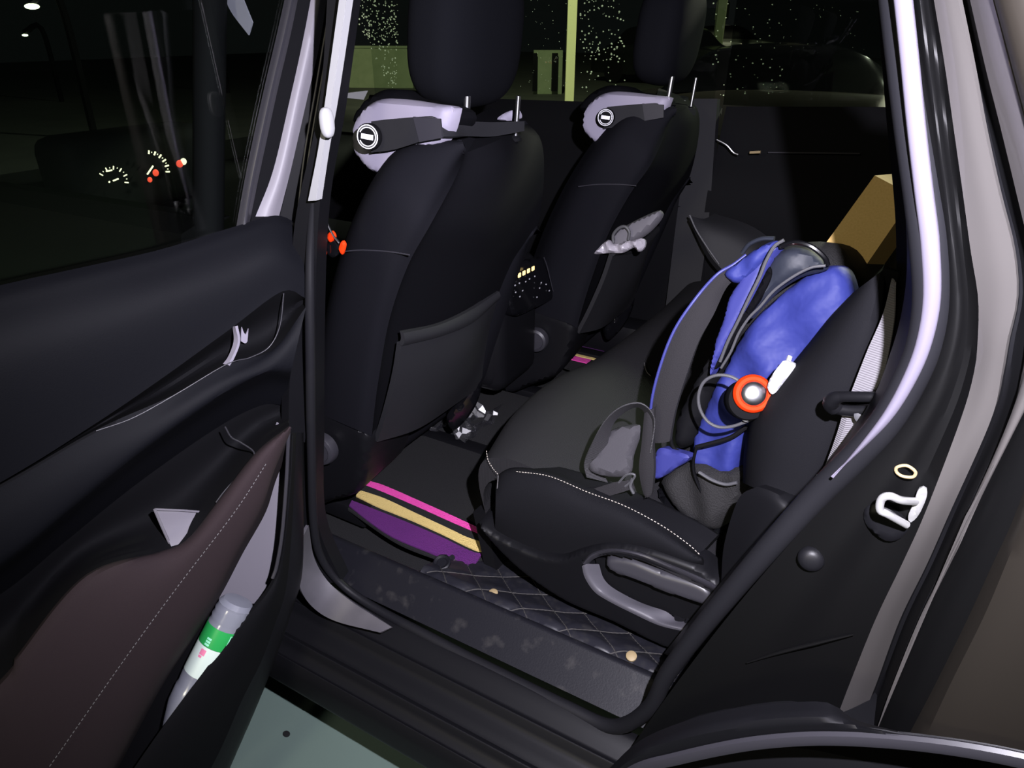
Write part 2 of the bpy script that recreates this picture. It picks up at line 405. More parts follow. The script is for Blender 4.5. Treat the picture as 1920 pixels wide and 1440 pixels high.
# seal round the rear doorway
seal = [(1686, -30, 'y', .03), (1700, 100, 'y', .025), (1716, 240, 'y', .02), (1732, 360, 'y', .015), (1743, 460, 'y', .01), (1747, 560, 'y', .01), (1735, 640, 'y', .01), (1712, 700, 'y', .01), (1662, 790, 'y', .01),
        (1600, 860, 'y', .015), (1530, 930, 'y', .02), (1450, 1018, 'y', .02), (1375, 1105, 'y', .025), (1305, 1190, 'y', .03), (1250, 1265, 'y', .035), (1215, 1330, 'y', .04), (1150, 1362, 'y', .05), (1060, 1325, 'y', .055),
        (900, 1245, 'y', .058), (800, 1192, 'y', .058), (700, 1138, 'y', .058), (640, 1095, 'y', .05), (602, 1045, 'y', .035), (588, 980, 'y', .025), (584, 850, 'y', .02), (582, 700, 'y', .02), (581, 560, 'y', .03), (584, 430, 'y', .045), (607, 215, 'y', .048), (643, -30, 'y', .05)]
obj('door_seal', G_tube(seal, [.0165, .0165, .0165, .016, .0155, .015, .0145, .0140, .0135, .013, .0125, .0125, .012, .012, .012, .011, .010, .009, .008, .008, .008, .008, .008, .008, .008, .007, .006, .005, .005, .005], 14, 220), m_rubb, car)
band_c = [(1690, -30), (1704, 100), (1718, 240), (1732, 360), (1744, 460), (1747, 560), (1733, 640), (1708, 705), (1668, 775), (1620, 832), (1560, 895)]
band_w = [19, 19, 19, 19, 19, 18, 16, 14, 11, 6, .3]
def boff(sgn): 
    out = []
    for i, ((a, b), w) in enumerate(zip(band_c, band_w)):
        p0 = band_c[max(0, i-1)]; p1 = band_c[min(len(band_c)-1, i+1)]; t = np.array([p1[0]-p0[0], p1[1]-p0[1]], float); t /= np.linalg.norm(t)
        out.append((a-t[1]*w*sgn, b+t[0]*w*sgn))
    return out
obj('lit_seal_band', G_grid([[(a, b, 'y', -.003) for a, b in boff(1)], [(a, b, 'y', -.008) for a, b in boff(.8)], [(a, b, 'y', -.011) for a, b in band_c], [(a, b, 'y', -.008) for a, b in boff(-.8)], [(a, b, 'y', -.003) for a, b in boff(-1)]], 60, 16, .0015), m_grey2, car)  # pale band paints torch light on the seal, tapering as it fades
# rear jamb: steps from the seal out to the wing
Jin = [(1704, -30), (1720, 120), (1736, 240), (1752, 360), (1764, 470), (1768, 570), (1757, 645), (1730, 708), (1682, 800), (1548, 945), (1390, 1125), (1262, 1290), (1150, 1450)]
P1 = [(1746, -30), (1771, 120), (1788, 240), (1805, 360), (1820, 470), (1834, 560), (1833, 640), (1826, 700), (1800, 790), (1734, 963), (1690, 1060), (1640, 1165), (1590, 1290), (1560, 1370)]
P2 = [(1790, -30), (1822, 120), (1845, 240), (1872, 360), (1900, 470), (1906, 560), (1888, 640), (1878, 700), (1857, 790), (1780, 963), (1737, 1060), (1686, 1165), (1640, 1290), (1605, 1372)]
P3 = [(1812, -30), (1846, 120), (1876, 240), (1905, 360), (1930, 470), (1938, 560), (1925, 640), (1915, 700), (1890, 790), (1812, 963), (1770, 1060), (1720, 1165), (1670, 1290), (1640, 1376)]
P4 = [(1853, -30), (1893, 120), (1925, 240), (1955, 360), (1985, 470), (2000, 560), (1995, 640), (1985, 700), (1965, 790), (1904, 963), (1860, 1060), (1812, 1165), (1750, 1290), (1700, 1385)]
P5 = [(1990, -30), (2040, 120), (2070, 240), (2120, 360), (2160, 470), (2180, 560), (2200, 640), (2220, 700), (2240, 790), (2260, 963), (2260, 1060), (2240, 1165), (2180, 1290), (2150, 1450)]
yy = lambda L, y: [(a, b, 'y', y) for a, b in L]
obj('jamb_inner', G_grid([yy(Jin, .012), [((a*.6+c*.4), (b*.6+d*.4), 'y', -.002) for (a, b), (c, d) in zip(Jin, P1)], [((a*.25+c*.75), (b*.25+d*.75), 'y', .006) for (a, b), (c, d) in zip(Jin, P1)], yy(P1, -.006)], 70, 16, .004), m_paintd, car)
y2 = [-.022]*7+[-.020, -.014, .006, .018, .024, .026, .026]  # lower edge turned away from the torch to imitate its fading light
Y2 = lambda k=1.0: [(a, b, 'y', y) for (a, b), y in zip(P2, y2)]
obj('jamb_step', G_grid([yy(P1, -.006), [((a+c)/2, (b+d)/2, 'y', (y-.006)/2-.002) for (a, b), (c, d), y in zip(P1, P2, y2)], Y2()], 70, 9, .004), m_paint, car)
obj('jamb_groove', G_grid([Y2(), [(a*.7+c*.3, b*.7+d*.3, 'y', max(y, -.022)+.012) for (a, b), (c, d), y in zip(P2, P3, y2)], yy(P3, -.03)], 70, 9, .003, shift=(0, .003, 0)), m_blk, car)
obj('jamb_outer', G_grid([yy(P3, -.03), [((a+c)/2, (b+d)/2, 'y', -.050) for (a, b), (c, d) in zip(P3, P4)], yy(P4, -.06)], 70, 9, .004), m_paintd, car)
wfl = [1, 1, 1, 1, .95, .8, .65, .5, .25, .02]
obj('jamb_flange', G_grid([yy(P3, -.032), [(a+(c-a)*w_, b+(d-b)*w_, 'y', -.034-.028*w_) for (a, b), (c, d), w_ in zip(P3, P4, wfl)]], 60, 5, .003, shift=(0, -.004, 0)), m_paint, car)
obj('quarter_panel', G_grid([yy(P4, -.06), [((a*.85+c*.15), (b*.85+d*.15), 'y', -.088) for (a, b), (c, d) in zip(P4, P5)], yy(P5, -.10)], 50, 12, .004), m_paintm, car)
# dark lower jamb towards the wheel arch
arch_t = [(1130, 1460), (1200, 1385), (1300, 1345), (1400, 1323), (1500, 1316), (1565, 1318), (1595, 1332), (1612, 1356), (1668, 1371), (1760, 1385), (1920, 1412), (2050, 1440)]
obj('jamb_ridge', G_tube([(1400, 1243, 'y', -.006), (1460, 1224, 'y', -.006), (1540, 1204, 'y', -.006), (1600, 1190, 'y', -.006)], [.001, .0022, .0022, .001], 8, 40), m_paintd, car)
al = [(1130, 1480), (1200, 1437), (1270, 1418), (1350, 1400), (1430, 1387), (1530, 1380), (1640, 1383), (1750, 1393), (1860, 1410), (1990, 1438)]
at_ = [(1120, 1465), (1195, 1392), (1290, 1350), (1370, 1330), (1470, 1318), (1555, 1318), (1605, 1350), (1720, 1378), (1860, 1400), (1990, 1430)]
obj('wheel_arch_cladding', G_grid([yy(at_, -.095), [((a+c)/2, (b+d)/2, 'y', -.118) for (a, b), (c, d) in zip(at_, al)], yy(al, -.115)], 50, 10, .006), m_plas, car)
obj('wheel_arch_lip', G_tube(yy([(a, b+4) for a, b in al], -.118), .0055, 8, 60, flat=1.6), m_plas2, car)
obj('wheel_arch_liner', G_grid([yy([(a, b+8) for a, b in al], -.11), yy([(a, b+8) for a, b in al], .10)], 30, 8, .004), m_blk, car)
tyre = obj('tyre', G_lathe([(.20, -.10), (.31, -.10), (.338, -.08), (.345, -.04), (.345, .06), (.33, .09), (.20, .10)], (.93, 0.02, .345), (0, 1, 0), 48), m_blk, car)
# interior side trim behind the seal
obj('wheelhouse_trim', G_grid([[(1690, -30, 'y', .04), (1708, 240, 'y', .03), (1724, 450, 'y', .02), (1724, 560, 'y', .02), (1706, 660, 'y', .02), (1648, 780, 'y', .025), (1520, 925, 'y', .03), (1450, 1000, 'y', .03), (1365, 1100, 'y', .035), (1262, 1225, 'y', .04)],
     [(1662, -30, 'y', .13), (1685, 240, 'y', .13), (1700, 450, 'y', .12), (1695, 560, 'y', .12), (1670, 660, 'y', .12), (1622, 770, 'y', .12), (1500, 930, 'y', .12), (1430, 1000, 'y', .13), (1345, 1100, 'y', .13), (1245, 1225, 'y', .14)]], 60, 8, .004), m_plas, car)
obj('rear_side_trim', G_grid([[(1640, -60, 'y', .35), (1660, 200, 'y', .30), (1680, 440, 'y', .25), (1670, 620, 'y', .22), (1600, 780, 'y', .20), (1540, 900, 'y', .18)],
     [(1670, -60, 'y', .12), (1695, 200, 'y', .12), (1712, 440, 'y', .11), (1708, 620, 'y', .11), (1640, 780, 'y', .11), (1530, 930, 'y', .11)]], 40, 8, .004), m_dkfab, car)
sk = empty('striker', tuple(P(1690, 960, 'y', -.01))); 
bpy.data.objects.remove(sk)
loop = obj('striker', [G_tube([(1716, 940, 'y', -.012), (1690, 938, 'y', -.03), (1668, 930, 'y', -.036), (1653, 936, 'y', -.036), (1650, 956, 'y', -.036), (1664, 964, 'y', -.034), (1700, 984, 'y', -.02)], .0040, 10, 50),
      G_puff([(1712, 948, 'y', -.01), (1722, 920, 'y', -.01), (1736, 917, 'y', -.01), (1737, 935, 'y', -.01), (1722, 968, 'y', -.01), (1706, 982, 'y', -.01), (1703, 968, 'y', -.01)], (0, -1, 0), .003, .002, .004)], m_steel, car)
tag(loop, 'bright steel striker loop')
obj('striker_base', G_puff([(1620, 960, 'y', -.008), (1650, 950, 'y', -.008), (1700, 985, 'y', -.008), (1690, 1012, 'y', -.008), (1660, 1018, 'y', -.008), (1625, 990, 'y', -.008)], (0, -1, 0), .006, .004, .006), m_plas, car)
obj('bolt_cap', G_tube([(1682, 876, 'y', -.006), (1700, 873, 'y', -.006), (1716, 884, 'y', -.006), (1712, 894, 'y', -.006), (1693, 893, 'y', -.006), (1681, 885, 'y', -.006)], .0016, 8, 40, True), m_tan, car)
obj('rubber_stop', G_lathe([(.0145, 0), (.0145, .005), (.012, .009), (.007, .011), (.002, .0115)], P(1521, 1046, 'y', .002), (0.1, -1, .25)), m_plas, car)
# B pillar
def bar(name, L, R_, y, mat, th=.006, par=car):
    return obj(name, G_strip([(a, b, 'y', y) for a, b in L], [(a, b, 'y', y) for a, b in R_], th, 30, 3), mat, par)
obj('b_pillar_core', G_grid([[(616, -40, 'y', .045), (598, 200, 'y', .04), (552, 425, 'y', .035), (545, 620, 'y', .035), (548, 850, 'y', .035), (556, 1010, 'y', .03), (575, 1100, 'y', .02)],
     [(660, -40, 'y', .05), (629, 200, 'y', .045), (600, 380, 'y', .045), (592, 560, 'y', .045), (592, 800, 'y', .045), (596, 980, 'y', .045), (640, 1090, 'y', .05)]], 50, 5, .03), m_plas, car)
obj('b_pillar_trim', [G_grid([[(650, -40, 'y', .03), (626, 130, 'y', .03), (616, 200, 'y', .03), (604, 280, 'y', .03), (585, 375, 'y', .03)], [(664, -40, 'y', .03), (639, 130, 'y', .03), (628, 200, 'y', .03), (614, 280, 'y', .03), (600, 374, 'y', .03)]], 30, 4, .012, shift=(0, -.008, 0)),
     G_ellip(P(613, 230, 'y', .012), (.008, .010, .019), 2.6, n=12)], m_white, car)
obj('front_jamb', G_grid([[(566, 1010, 'y', -.02), (561, 1060, 'y', -.03), (564, 1105, 'y', -.035), (588, 1140, 'y', -.025), (630, 1165, 'y', -.01), (712, 1186, 'y', .005)],
     [(579, 985, 'y', .01), (589, 1045, 'y', .012), (615, 1090, 'y', .015), (655, 1125, 'y', .02), (690, 1148, 'y', .02), (735, 1176, 'y', .02)]], 40, 8, .006), m_jamb, car)  # pale tapered patch stands in for torch light fading along the jamb
# far side of the car: door panels, glass and pillar
far = lambda L, y: [(a, b, 'y', y) for a, b in L]
obj('far_pillar', G_grid([[(1300, 185, 'y', 1.56), (1270, 400, 'y', 1.52), (1250, 560, 'y', 1.5), (1240, 640, 'y', 1.48)], [(1345, 185, 'y', 1.56), (1330, 400, 'y', 1.52), (1310, 560, 'y', 1.5), (1300, 660, 'y', 1.45)]], 20, 5, .03), m_vinyl, car)
obj('far_sill', G_box((-.3, 1.52, .40), (2.6, .12, .16), .03), m_plas, car)
obj('cargo_side', G_box((1.35, 1.5, .85), (1.0, .04, .75), .01), m_blk, car)
obj('near_cargo_side', G_box((1.45, .12, 1.0), (1.1, .04, 1.2), .01), m_blk, car)
obj('tailgate', G_box((1.95, .83, 1.0), (.05, 1.4, 1.4), .01), m_blk, car)
obj('cargo_floor', G_box((1.35, .83, .62), (1.2, 1.36, .04), .01), m_blk, car)

def farwin(name, x0, x1, parent, mat=m_glass):
    return obj(name, G_box(((x0+x1)/2, 1.66, 1.40), (x1-x0, .005, .46), .001), mat, parent)
fd = obj('front_door', G_grid([[(-1.25, 1.655, 1.165), (.16, 1.655, 1.19)], [(-1.25, 1.62, 1.17), (.16, 1.62, 1.195)], [(-1.25, 1.58, 1.06), (.16, 1.58, 1.08)], [(-1.25, 1.52, .85), (.16, 1.52, .87)], [(-1.25, 1.57, .45), (.16, 1.57, .45)]], 8, 24, .02), m_blk, car)
farwin('window_glass', -1.25, .13, fd)
rdz = obj('rear_door', G_grid([[(.18, 1.655, 1.19), (1.2, 1.655, 1.235)], [(.18, 1.62, 1.195), (1.2, 1.62, 1.24)], [(.18, 1.58, 1.08), (1.2, 1.58, 1.12)], [(.18, 1.52, .90), (1.2, 1.52, .92)], [(.18, 1.57, .45), (1.0, 1.57, .5)]], 8, 24, .02), m_blk, car)
obj('window_glass', G_box((.66, 1.66, 1.43), (1.0, .005, .46), .001), m_tint, rdz)
obj('trim_strip', G_tube([(1440, 286, 'y', 1.545), (1540, 287, 'y', 1.545), (1612, 288, 'y', 1.545)], .0022, 6, 20), m_plas2, rdz)
obj('door_handle', [G_tube([(1344, 262, 'y', 1.5), (1362, 272, 'y', 1.5), (1375, 286, 'y', 1.5), (1384, 290, 'y', 1.5)], .003, 8, 24)], m_chrome, rdz)
obj('handle_glint', G_tube([(1406, 286, 'y', 1.5), (1426, 285, 'y', 1.5)], .004, 8), m_tan, rdz)
obj('armrest', G_grid([far([(1295, 405), (1340, 490), (1420, 560)], 1.40), far([(1320, 410), (1390, 450), (1460, 520)], 1.44), far([(1340, 400), (1420, 430), (1500, 500)], 1.5)], 24, 12, .03), m_vinyl, rdz)
obj('armrest_edge', G_tube(far([(1293, 403), (1305, 430), (1325, 462), (1348, 495)], 1.39), .003, 8, 30), m_pipe, rdz)
# rain drops
def drops(n, reg, smin, smax, xr=None):
    out = []
    for _ in range(n):
        for _t in range(60):
            u, v = reg()
            if v > 190: continue
            break
        c = P(u, v, 'y', 1.668); r = random.uniform(smin, smax)
        V = [c+np.array([r*math.cos(a), 0, r*.8*math.sin(a)]) for a in np.linspace(0, 2*math.pi, 7)[:-1]]+[c+np.array([0, r*.7, 0])]
        out.append((V, [(i, (i+1) % 6, 6) for i in range(6)]+[tuple(range(6))[::-1]]))
    return out
U = random.uniform
def band():
    v = U(0, 165) if random.random() < .5 else U(0, 70); c = 700+v*.22+U(-1, 1)*max(10, 48-v*.25); return c, v
dr = drops(260, band, .0016, .0045)+drops(120, lambda: (U(1088, 1172), abs(random.gauss(90, 55))), .0012, .0040)+drops(60, lambda: (U(975, 1085), U(0, 170)), .0008, .0016)+drops(12, lambda: (U(1100, 1170), U(0, 60)), .0008, .0024)
tag(obj('raindrops', dr, m_drop, fd), kind='stuff')
dr = drops(60, lambda: (U(1335, 1470), U(0, 185)), .0010, .0028)+drops(26, lambda: (U(1460, 1620), U(0, 100)), .0006, .0014)
tag(obj('raindrops', dr, m_drop, rdz), kind='stuff')

# ------------------------------------------------------------------ near front door (closed), seen through the open door's window
nd = obj('front_door', G_grid([[(-1.3, -.03, 1.14), (-.17, -.03, 1.16)], [(-1.3, -.08, 1.10), (-.17, -.08, 1.12)], [(-1.3, -.10, .8), (-.17, -.10, .8)], [(-1.3, -.08, .34), (-.17, -.08, .34)]], 8, 20, .05), m_paintd, car)
obj('window_frame', [G_tube([(-.17, -.03, 1.12), (-.14, .06, 1.58)], .022), G_tube([(-1.35, -.02, 1.14), (-1.1, .03, 1.35), (-.75, .08, 1.56), (-.14, .08, 1.6)], .018)], m_blk, nd)
obj('window_glass', G_grid([[(-1.3, -.02, 1.14), (-.17, -.02, 1.15)], [(-.8, .06, 1.56), (-.14, .06, 1.58)]], 8, 8, .004), m_glass, nd)

# ------------------------------------------------------------------ open rear door
def O(L, off): return [(a, b, 'o', off) for a, b in L]
dr_ = obj('rear_door', G_grid([O([(-330, 610), (150, 520), (545, 420)], -.05), O([(-330, 2000), (150, 1800), (555, 1060)], -.05)], 12, 12, .01), m_paintd, car)
R0 = [(-330, 615), (0, 535), (150, 502), (300, 468), (430, 428), (515, 404), (556, 418)]
R0b = [(-330, 650), (0, 570), (150, 532), (300, 496), (430, 452), (515, 424), (562, 440)]
R1 = [(-330, 800), (0, 685), (150, 635), (300, 575), (430, 522), (520, 480), (570, 500)]
R2 = [(-330, 1080), (0, 905), (170, 800), (300, 712), (430, 618), (530, 546), (574, 560)]
obj('upper_panel', G_grid([O(R0, 0), O(R0b, .016), O(R1, .045), O(R2, .052)], 60, 40, .012), m_door, dr_)
R2h = R2
R3 = [(-330, 1084), (0, 909), (180, 806), (318, 744), (428, 684), (512, 655), (574, 575)]
Rg = [(-330, 1082), (0, 907), (176, 804), (306, 735), (420, 668), (505, 630), (566, 568)]
obj('pull_recess', G_grid([O(R2, .052), O([(a*.5+c*.5, b*.5+d*.5) for (a, b), (c, d) in zip(R2, Rg)], .015), O(Rg, .018), O(R3, .058)], 60, 20, .003), m_blk, dr_)
obj('recess_rim', G_tube(O([(180, 808), (250, 783), (330, 739), (425, 683), (470, 670), (505, 650), (525, 610), (532, 550)], .060), .0009, 8, 80), m_plas2, dr_)
obj('door_handle', [G_grid([O([(436, 612), (438, 640), (428, 668), (418, 682)], .050), O([(441, 612), (446, 640), (436, 668), (427, 684)], .060)], 16, 4, .004),
                    G_grid([O([(453, 612), (460, 628), (466, 616)], .03), O([(452, 640), (460, 644), (464, 640)], .03)], 6, 5, .002)], m_handle, dr_)
mid_ = lambda A, B, t: [(a*(1-t)+c*t, b*(1-t)+d*t) for (a, b), (c, d) in zip(A, B)]
R4 = [(-330, 1270), (0, 1062), (127, 960), (267, 847), (417, 742), (500, 700), (545, 700)]
R4b = [(-330, 1240), (0, 1020), (127, 918), (267, 815), (417, 722), (505, 678), (562, 640)]
obj('armrest', G_grid([O(R3, .058), O(mid_(R3, R4, .5), .072), O(mid_(R3, R4, .9), .076), O(R4, .066), O([(a-4, b+22) for a, b in R4], .02), O([(a-10, b+60) for a, b in R4], -.02)], 60, 30, .004), m_door, dr_)
R5 = [(-330, 1600), (0, 1275), (33, 1227), (160, 1078), (300, 1034), (350, 1012), (404, 945), (478, 850), (540, 800)]
cav_t = [(-340, 1330), (-10, 1122), (60, 1060), (140, 995), (257, 907), (330, 850), (407, 802), (470, 765), (540, 740)]
obj('cavity_liner', G_grid([O(cav_t, -.02), O([(a*.5+c*.5, b*.5+d*.5) for (a, b), (c, d) in zip(cav_t, R5)], -.025), O(R5, .05)], 50, 20, .003), m_blk, dr_)
R6 = [(-330, 1800), (-40, 1600), (93, 1437), (233, 1237), (333, 1100), (440, 960), (500, 868), (522, 830), (545, 800)]
R7 = [(-100, 1800), (120, 1600), (212, 1440), (300, 1277), (398, 1127), (450, 1030), (492, 955), (512, 893), (545, 812)]
obj('padded_insert', G_grid([O(R5, .055), O([(a*.93+c*.07, b*.93+d*.07) for (a, b), (c, d) in zip(R5, R6)], .078), O([(a*.5+c*.5, b*.5+d*.5) for (a, b), (c, d) in zip(R5, R6)], .095), O(R6, .100), O([(a*.3+c*.7, b*.3+d*.7) for (a, b), (c, d) in zip(R6, R7)], .094), O(R7, .078), O([(a+6, b+6) for a, b in R7], .03)], 70, 40, .004), m_brown, dr_)
def stitches(name, pts, mat, par, n, r=.0009, ln=.0035, gap=.0030, shift=(0, 0, 0)):
    p = cr([W(q) for q in pts], 400)+np.array(shift); s = np.concatenate([[0], np.cumsum(np.linalg.norm(np.diff(p, axis=0), axis=1))]); G = []; t = 0
    at = lambda d: np.array([np.interp(d, s, p[:, k]) for k in range(3)])
    while t+ln < s[-1]:
        G.append(G_tube([at(t), at(t+ln)], r, 5, 2)); t += ln+gap
    return obj(name, G, mat, par)
stitches('stitching', O(R6[2:7], .1035), m_gthr, dr_, 80, .0007)
obj('cavity_rim', G_tube(O([(422, 800), (434, 820), (452, 830), (476, 848), (470, 868), (440, 900), (420, 922), (405, 942)], .058), .0012, 8, 60), m_plas2, dr_)
# grab cup at the front end of the pad
obj('grab_cup', [G_grid([O([(290, 955), (340, 957), (397, 962)], .02), O([(305, 992), (345, 985), (392, 972)], .03), O([(325, 1032), (345, 1022), (372, 998)], .052)], 10, 10, .002),
                 G_tube(O([(290, 955), (306, 992), (324, 1031)], .04), .0022, 8, 12), G_tube(O([(290, 955), (340, 957), (393, 961)], .024), .0018, 8, 12)], m_grey, dr_)
# bottle pocket
Lp = [(-60, 1900), (60, 1720), (170, 1560), (287, 1388), (380, 1260), (430, 1190), (478, 1132), (512, 1082), (528, 1000), (537, 900), (541, 812)]
R7p = [(-100, 1800), (20, 1740), (120, 1600), (212, 1440), (300, 1277), (350, 1195), (398, 1127), (450, 1030), (492, 955), (512, 893), (541, 812)]
def pf(k0, k1, off=0.0): 
    A = R7p[k0:k1]; B = Lp[k0:k1]; return [O([(a-20, b-20) for a, b in A], off+.005), O([(a*.6+c*.4, b*.6+d*.4) for (a, b), (c, d) in zip(A, B)], off), O(B, off)]
obj('pocket_inner_face', G_grid(pf(6, 11), 40, 14, .003), m_grey, dr_)
obj('pocket_face_shaded', G_grid(pf(0, 7, -.004), 40, 14, .003), m_blk, dr_)  # lower pocket face coloured black for the shadow of the pad
Lo = [(60, 1990), (150, 1830), (262, 1640), (390, 1450), (455, 1310), (490, 1240), (512, 1180), (535, 1110), (546, 1010), (552, 900), (556, 812)]
obj('pocket_wall', G_grid([O(Lp, .075), O([(a+5, b+4) for a, b in Lp], .086), O([(a*.5+c*.5, b*.5+d*.5) for (a, b), (c, d) in zip(Lp, Lo)], .085), O(Lo, .05)], 60, 20, .003), m_blk, dr_)
obj('pocket_rim_highlight', G_tube(O([(541, 812), (537, 900), (529, 1000), (519, 1060), (511, 1084)], .086), .0030, 8, 50), m_plas2, dr_)  # satin tube draws the bright edge highlight of the pocket lip
Bo = [(120, 2050), (230, 1870), (330, 1670), (430, 1440), (478, 1330), (510, 1250), (545, 1150), (564, 1085), (568, 1000), (568, 900), (568, 812)]
obj('door_edge', G_grid([O(Lo, .05), O([(a*.5+c*.5, b*.5+d*.5) for (a, b), (c, d) in zip(Lo, Bo)], .045), O(Bo, .03), O([(a+2, b-4) for a, b in Bo], -.02)], 60, 14, .003), m_plas, dr_)
obj('hinge_side', G_grid([O([(556, 418), (570, 500), (574, 560), (545, 700), (541, 812)], .015), O([(566, 425), (580, 500), (582, 560), (580, 700), (572, 830)], .01)], 30, 5, .02), m_plas, dr_)
# window frame bars and glass of the open door
def dbar(name, L, R_, off, mat, th=.006): return obj(name, G_strip(O(L, off), O(R_, off), th, 30, 3), mat, dr_)
gf = G_grid([O([(542, -40), (520, 60), (492, 180), (462, 320), (443, 425)], -.01), O([(556, -40), (534, 60), (506, 180), (476, 320), (458, 422)], .002), O([(566, -40), (546, 60), (518, 180), (488, 320), (468, 418)], -.006)], 30, 10, .004)
obj('glass_run_channel', gf, m_plas2, dr_)
dbar('window_frame', [(560, -40), (540, 60), (510, 180), (480, 320), (462, 420)], [(600, -40), (585, 60), (563, 180), (540, 320), (526, 412)], -.012, m_blk)
obj('frame_trim', G_grid([O([(590, -40), (567, 80), (545, 180), (512, 320), (479, 406)], -.008), O([(602, -40), (582, 80), (560, 180), (530, 320), (503, 406)], .0), O([(618, -40), (600, 80), (577, 180), (545, 320), (523, 406)], -.006)], 30, 8, .005), m_grey, dr_)
obj('frame_outer', G_grid([O([(614, -40), (597, 80), (574, 180), (545, 320), (524, 410)], -.012), O([(645, -40), (622, 80), (600, 180), (575, 320), (556, 420)], -.008)], 30, 6, .01), m_plas, dr_)
objs('seal_rib', [G_tube(O([(628, -40), (607, 80), (590, 180), (570, 300), (556, 425)], -.002), .0018, 6, 30), G_tube(O([(638, -40), (616, 80), (598, 180), (578, 300), (563, 430)], -.002), .0018, 6, 30)], m_plas2, dr_)
obj('window_glass', G_grid([O([(-330, 600), (0, 528), (300, 462), (470, 416)], -.012), O([(-200, -300), (0, -300), (350, -300), (590, -200)], -.012)], 12, 12, .004), m_glass, dr_)

# ------------------------------------------------------------------ bottle in the pocket
ba = P(434, 1152, 'o', .054); bb = P(312, 1392, 'o', .058); bax = nrm(bb-ba)
bt = empty('water_bottle', tuple(ba), 'clear plastic water bottle with green and white label lying in the door pocket', 'bottle')
L_ = np.linalg.norm(bb-ba)+.02
br = .031
prof = [(.004, -.028), (br*.8, -.026), (br*.97, -.018)]
for i in range(5):
    prof += [(br*(1.0 if i % 2 else .94), -.013+i*.006)]
prof += [(br*.985, .016), (br*.985, .107), (br, .112), (br*.95, .130), (br, .136), (br*.97, .165), (br*.7, .20), (.013, .23), (.013, .245)]
obj('bottle_shell', G_lathe(prof, ba, bax, 32), m_pet, bt)
obj('cap', G_lathe([(.0145, .235), (.015, .237), (.015, .252), (.013, .254)], ba, bax, 24), m_lbl, bt)
obj('green_label_band', G_lathe([(br*1.01, .019), (br*1.012, .020), (br*1.012, .052), (br*1.01, .053)], ba, bax, 40, cap=False), m_grn, bt)
obj('white_label_band', G_lathe([(br*1.01, .0535), (br*1.012, .054), (br*1.012, .105), (br*1.01, .106)], ba, bax, 40, cap=False), m_lbl, bt)
def on_bottle(ang, h, wa, wh):
    t = nrm(np.cross(bax, CAM-ba)); nrm2 = nrm(np.cross(t, bax)); V = []
    for hh in (h-wh, h+wh):
        for a in np.linspace(ang-wa, ang+wa, 6): V.append(ba+bax*hh+br*1.025*(math.cos(a)*nrm2+math.sin(a)*t))
    return V, [(i, i+1, 7+i, 6+i) for i in range(5)]
_s = 1 if (nrm(np.cross(bax, CAM-ba)) @ RT) > 0 else -1
obj('label_print', [on_bottle(_s*(.55+.10*k), .036, .03, .013) for k in range(5)]+[on_bottle(-_s*.45, .039+.005*k, .14, .0018) for k in range(3)], m_mint, bt)
obj('label_mark', [on_bottle(-_s*.45, .063, .16, .005), on_bottle(-_s*.5, .071, .10, .002)], m_pink, bt)

# ------------------------------------------------------------------ front seats
fs = empty('front_seat', (-.2, .45, .32), 'near black fabric front seat, its rear map pocket facing the open door', 'car seat', 'front seats')
A_ = [(868, 263), (800, 262), (745, 281), (702, 335), (668, 400), (642, 470), (618, 560), (600, 660), (585, 770)]
E_ = [(872, 287), (858, 325), (838, 365), (805, 425), (764, 500), (730, 600), (710, 710), (702, 770), (697, 818)]
ya = .205; ye = .225
_zr = [.58, .66, .85, .95, 1.04, 1.13, 1.18, 1.24]; _xr = [-.135, -.112, -.040, .002, .026, .050, .056, .052]
def ysolve(u, v):
    for y in np.linspace(.225, .42, 80):
        p = P(u, v, 'y', y)
        if p[0] <= np.interp(p[2], _zr, _xr)+.006: return y
    return .42
Ey = [ysolve(a, b) for a, b in E_]
def EY(L, k, base): return [(a, b, 'y', base+(e-.225)*k) for (a, b), e in zip(L, Ey)]
mid = lambda A, B, t: [(a*(1-t)+c*t, b*(1-t)+d*t) for (a, b), (c, d) in zip(A, B)]
obj('backrest', [G_grid([EY(A_, .8, .30), EY(A_, .8, .235), EY(mid(A_, E_, .18), .8, ya), EY(mid(A_, E_, .75), .85, ya), EY(E_, 1, .225)], 50, 30, .02)], m_fab, fs)
F_ = [(935, 262), (950, 300), (945, 365), (928, 430), (895, 505), (862, 600), (835, 680), (818, 730), (800, 782)]
Gc = [(985, 228), (1014, 262), (1020, 330), (1008, 425), (985, 480), (955, 560), (932, 625), (918, 670), (903, 713)]
obj('back_panel', [G_grid([EY(E_, 1, .225), EY(mid(E_, F_, .14), .87, .26), yy(F_, .45), yy(mid(F_, Gc, .85), .64), yy(Gc, .675)], 50, 40, .09)], m_back, fs)
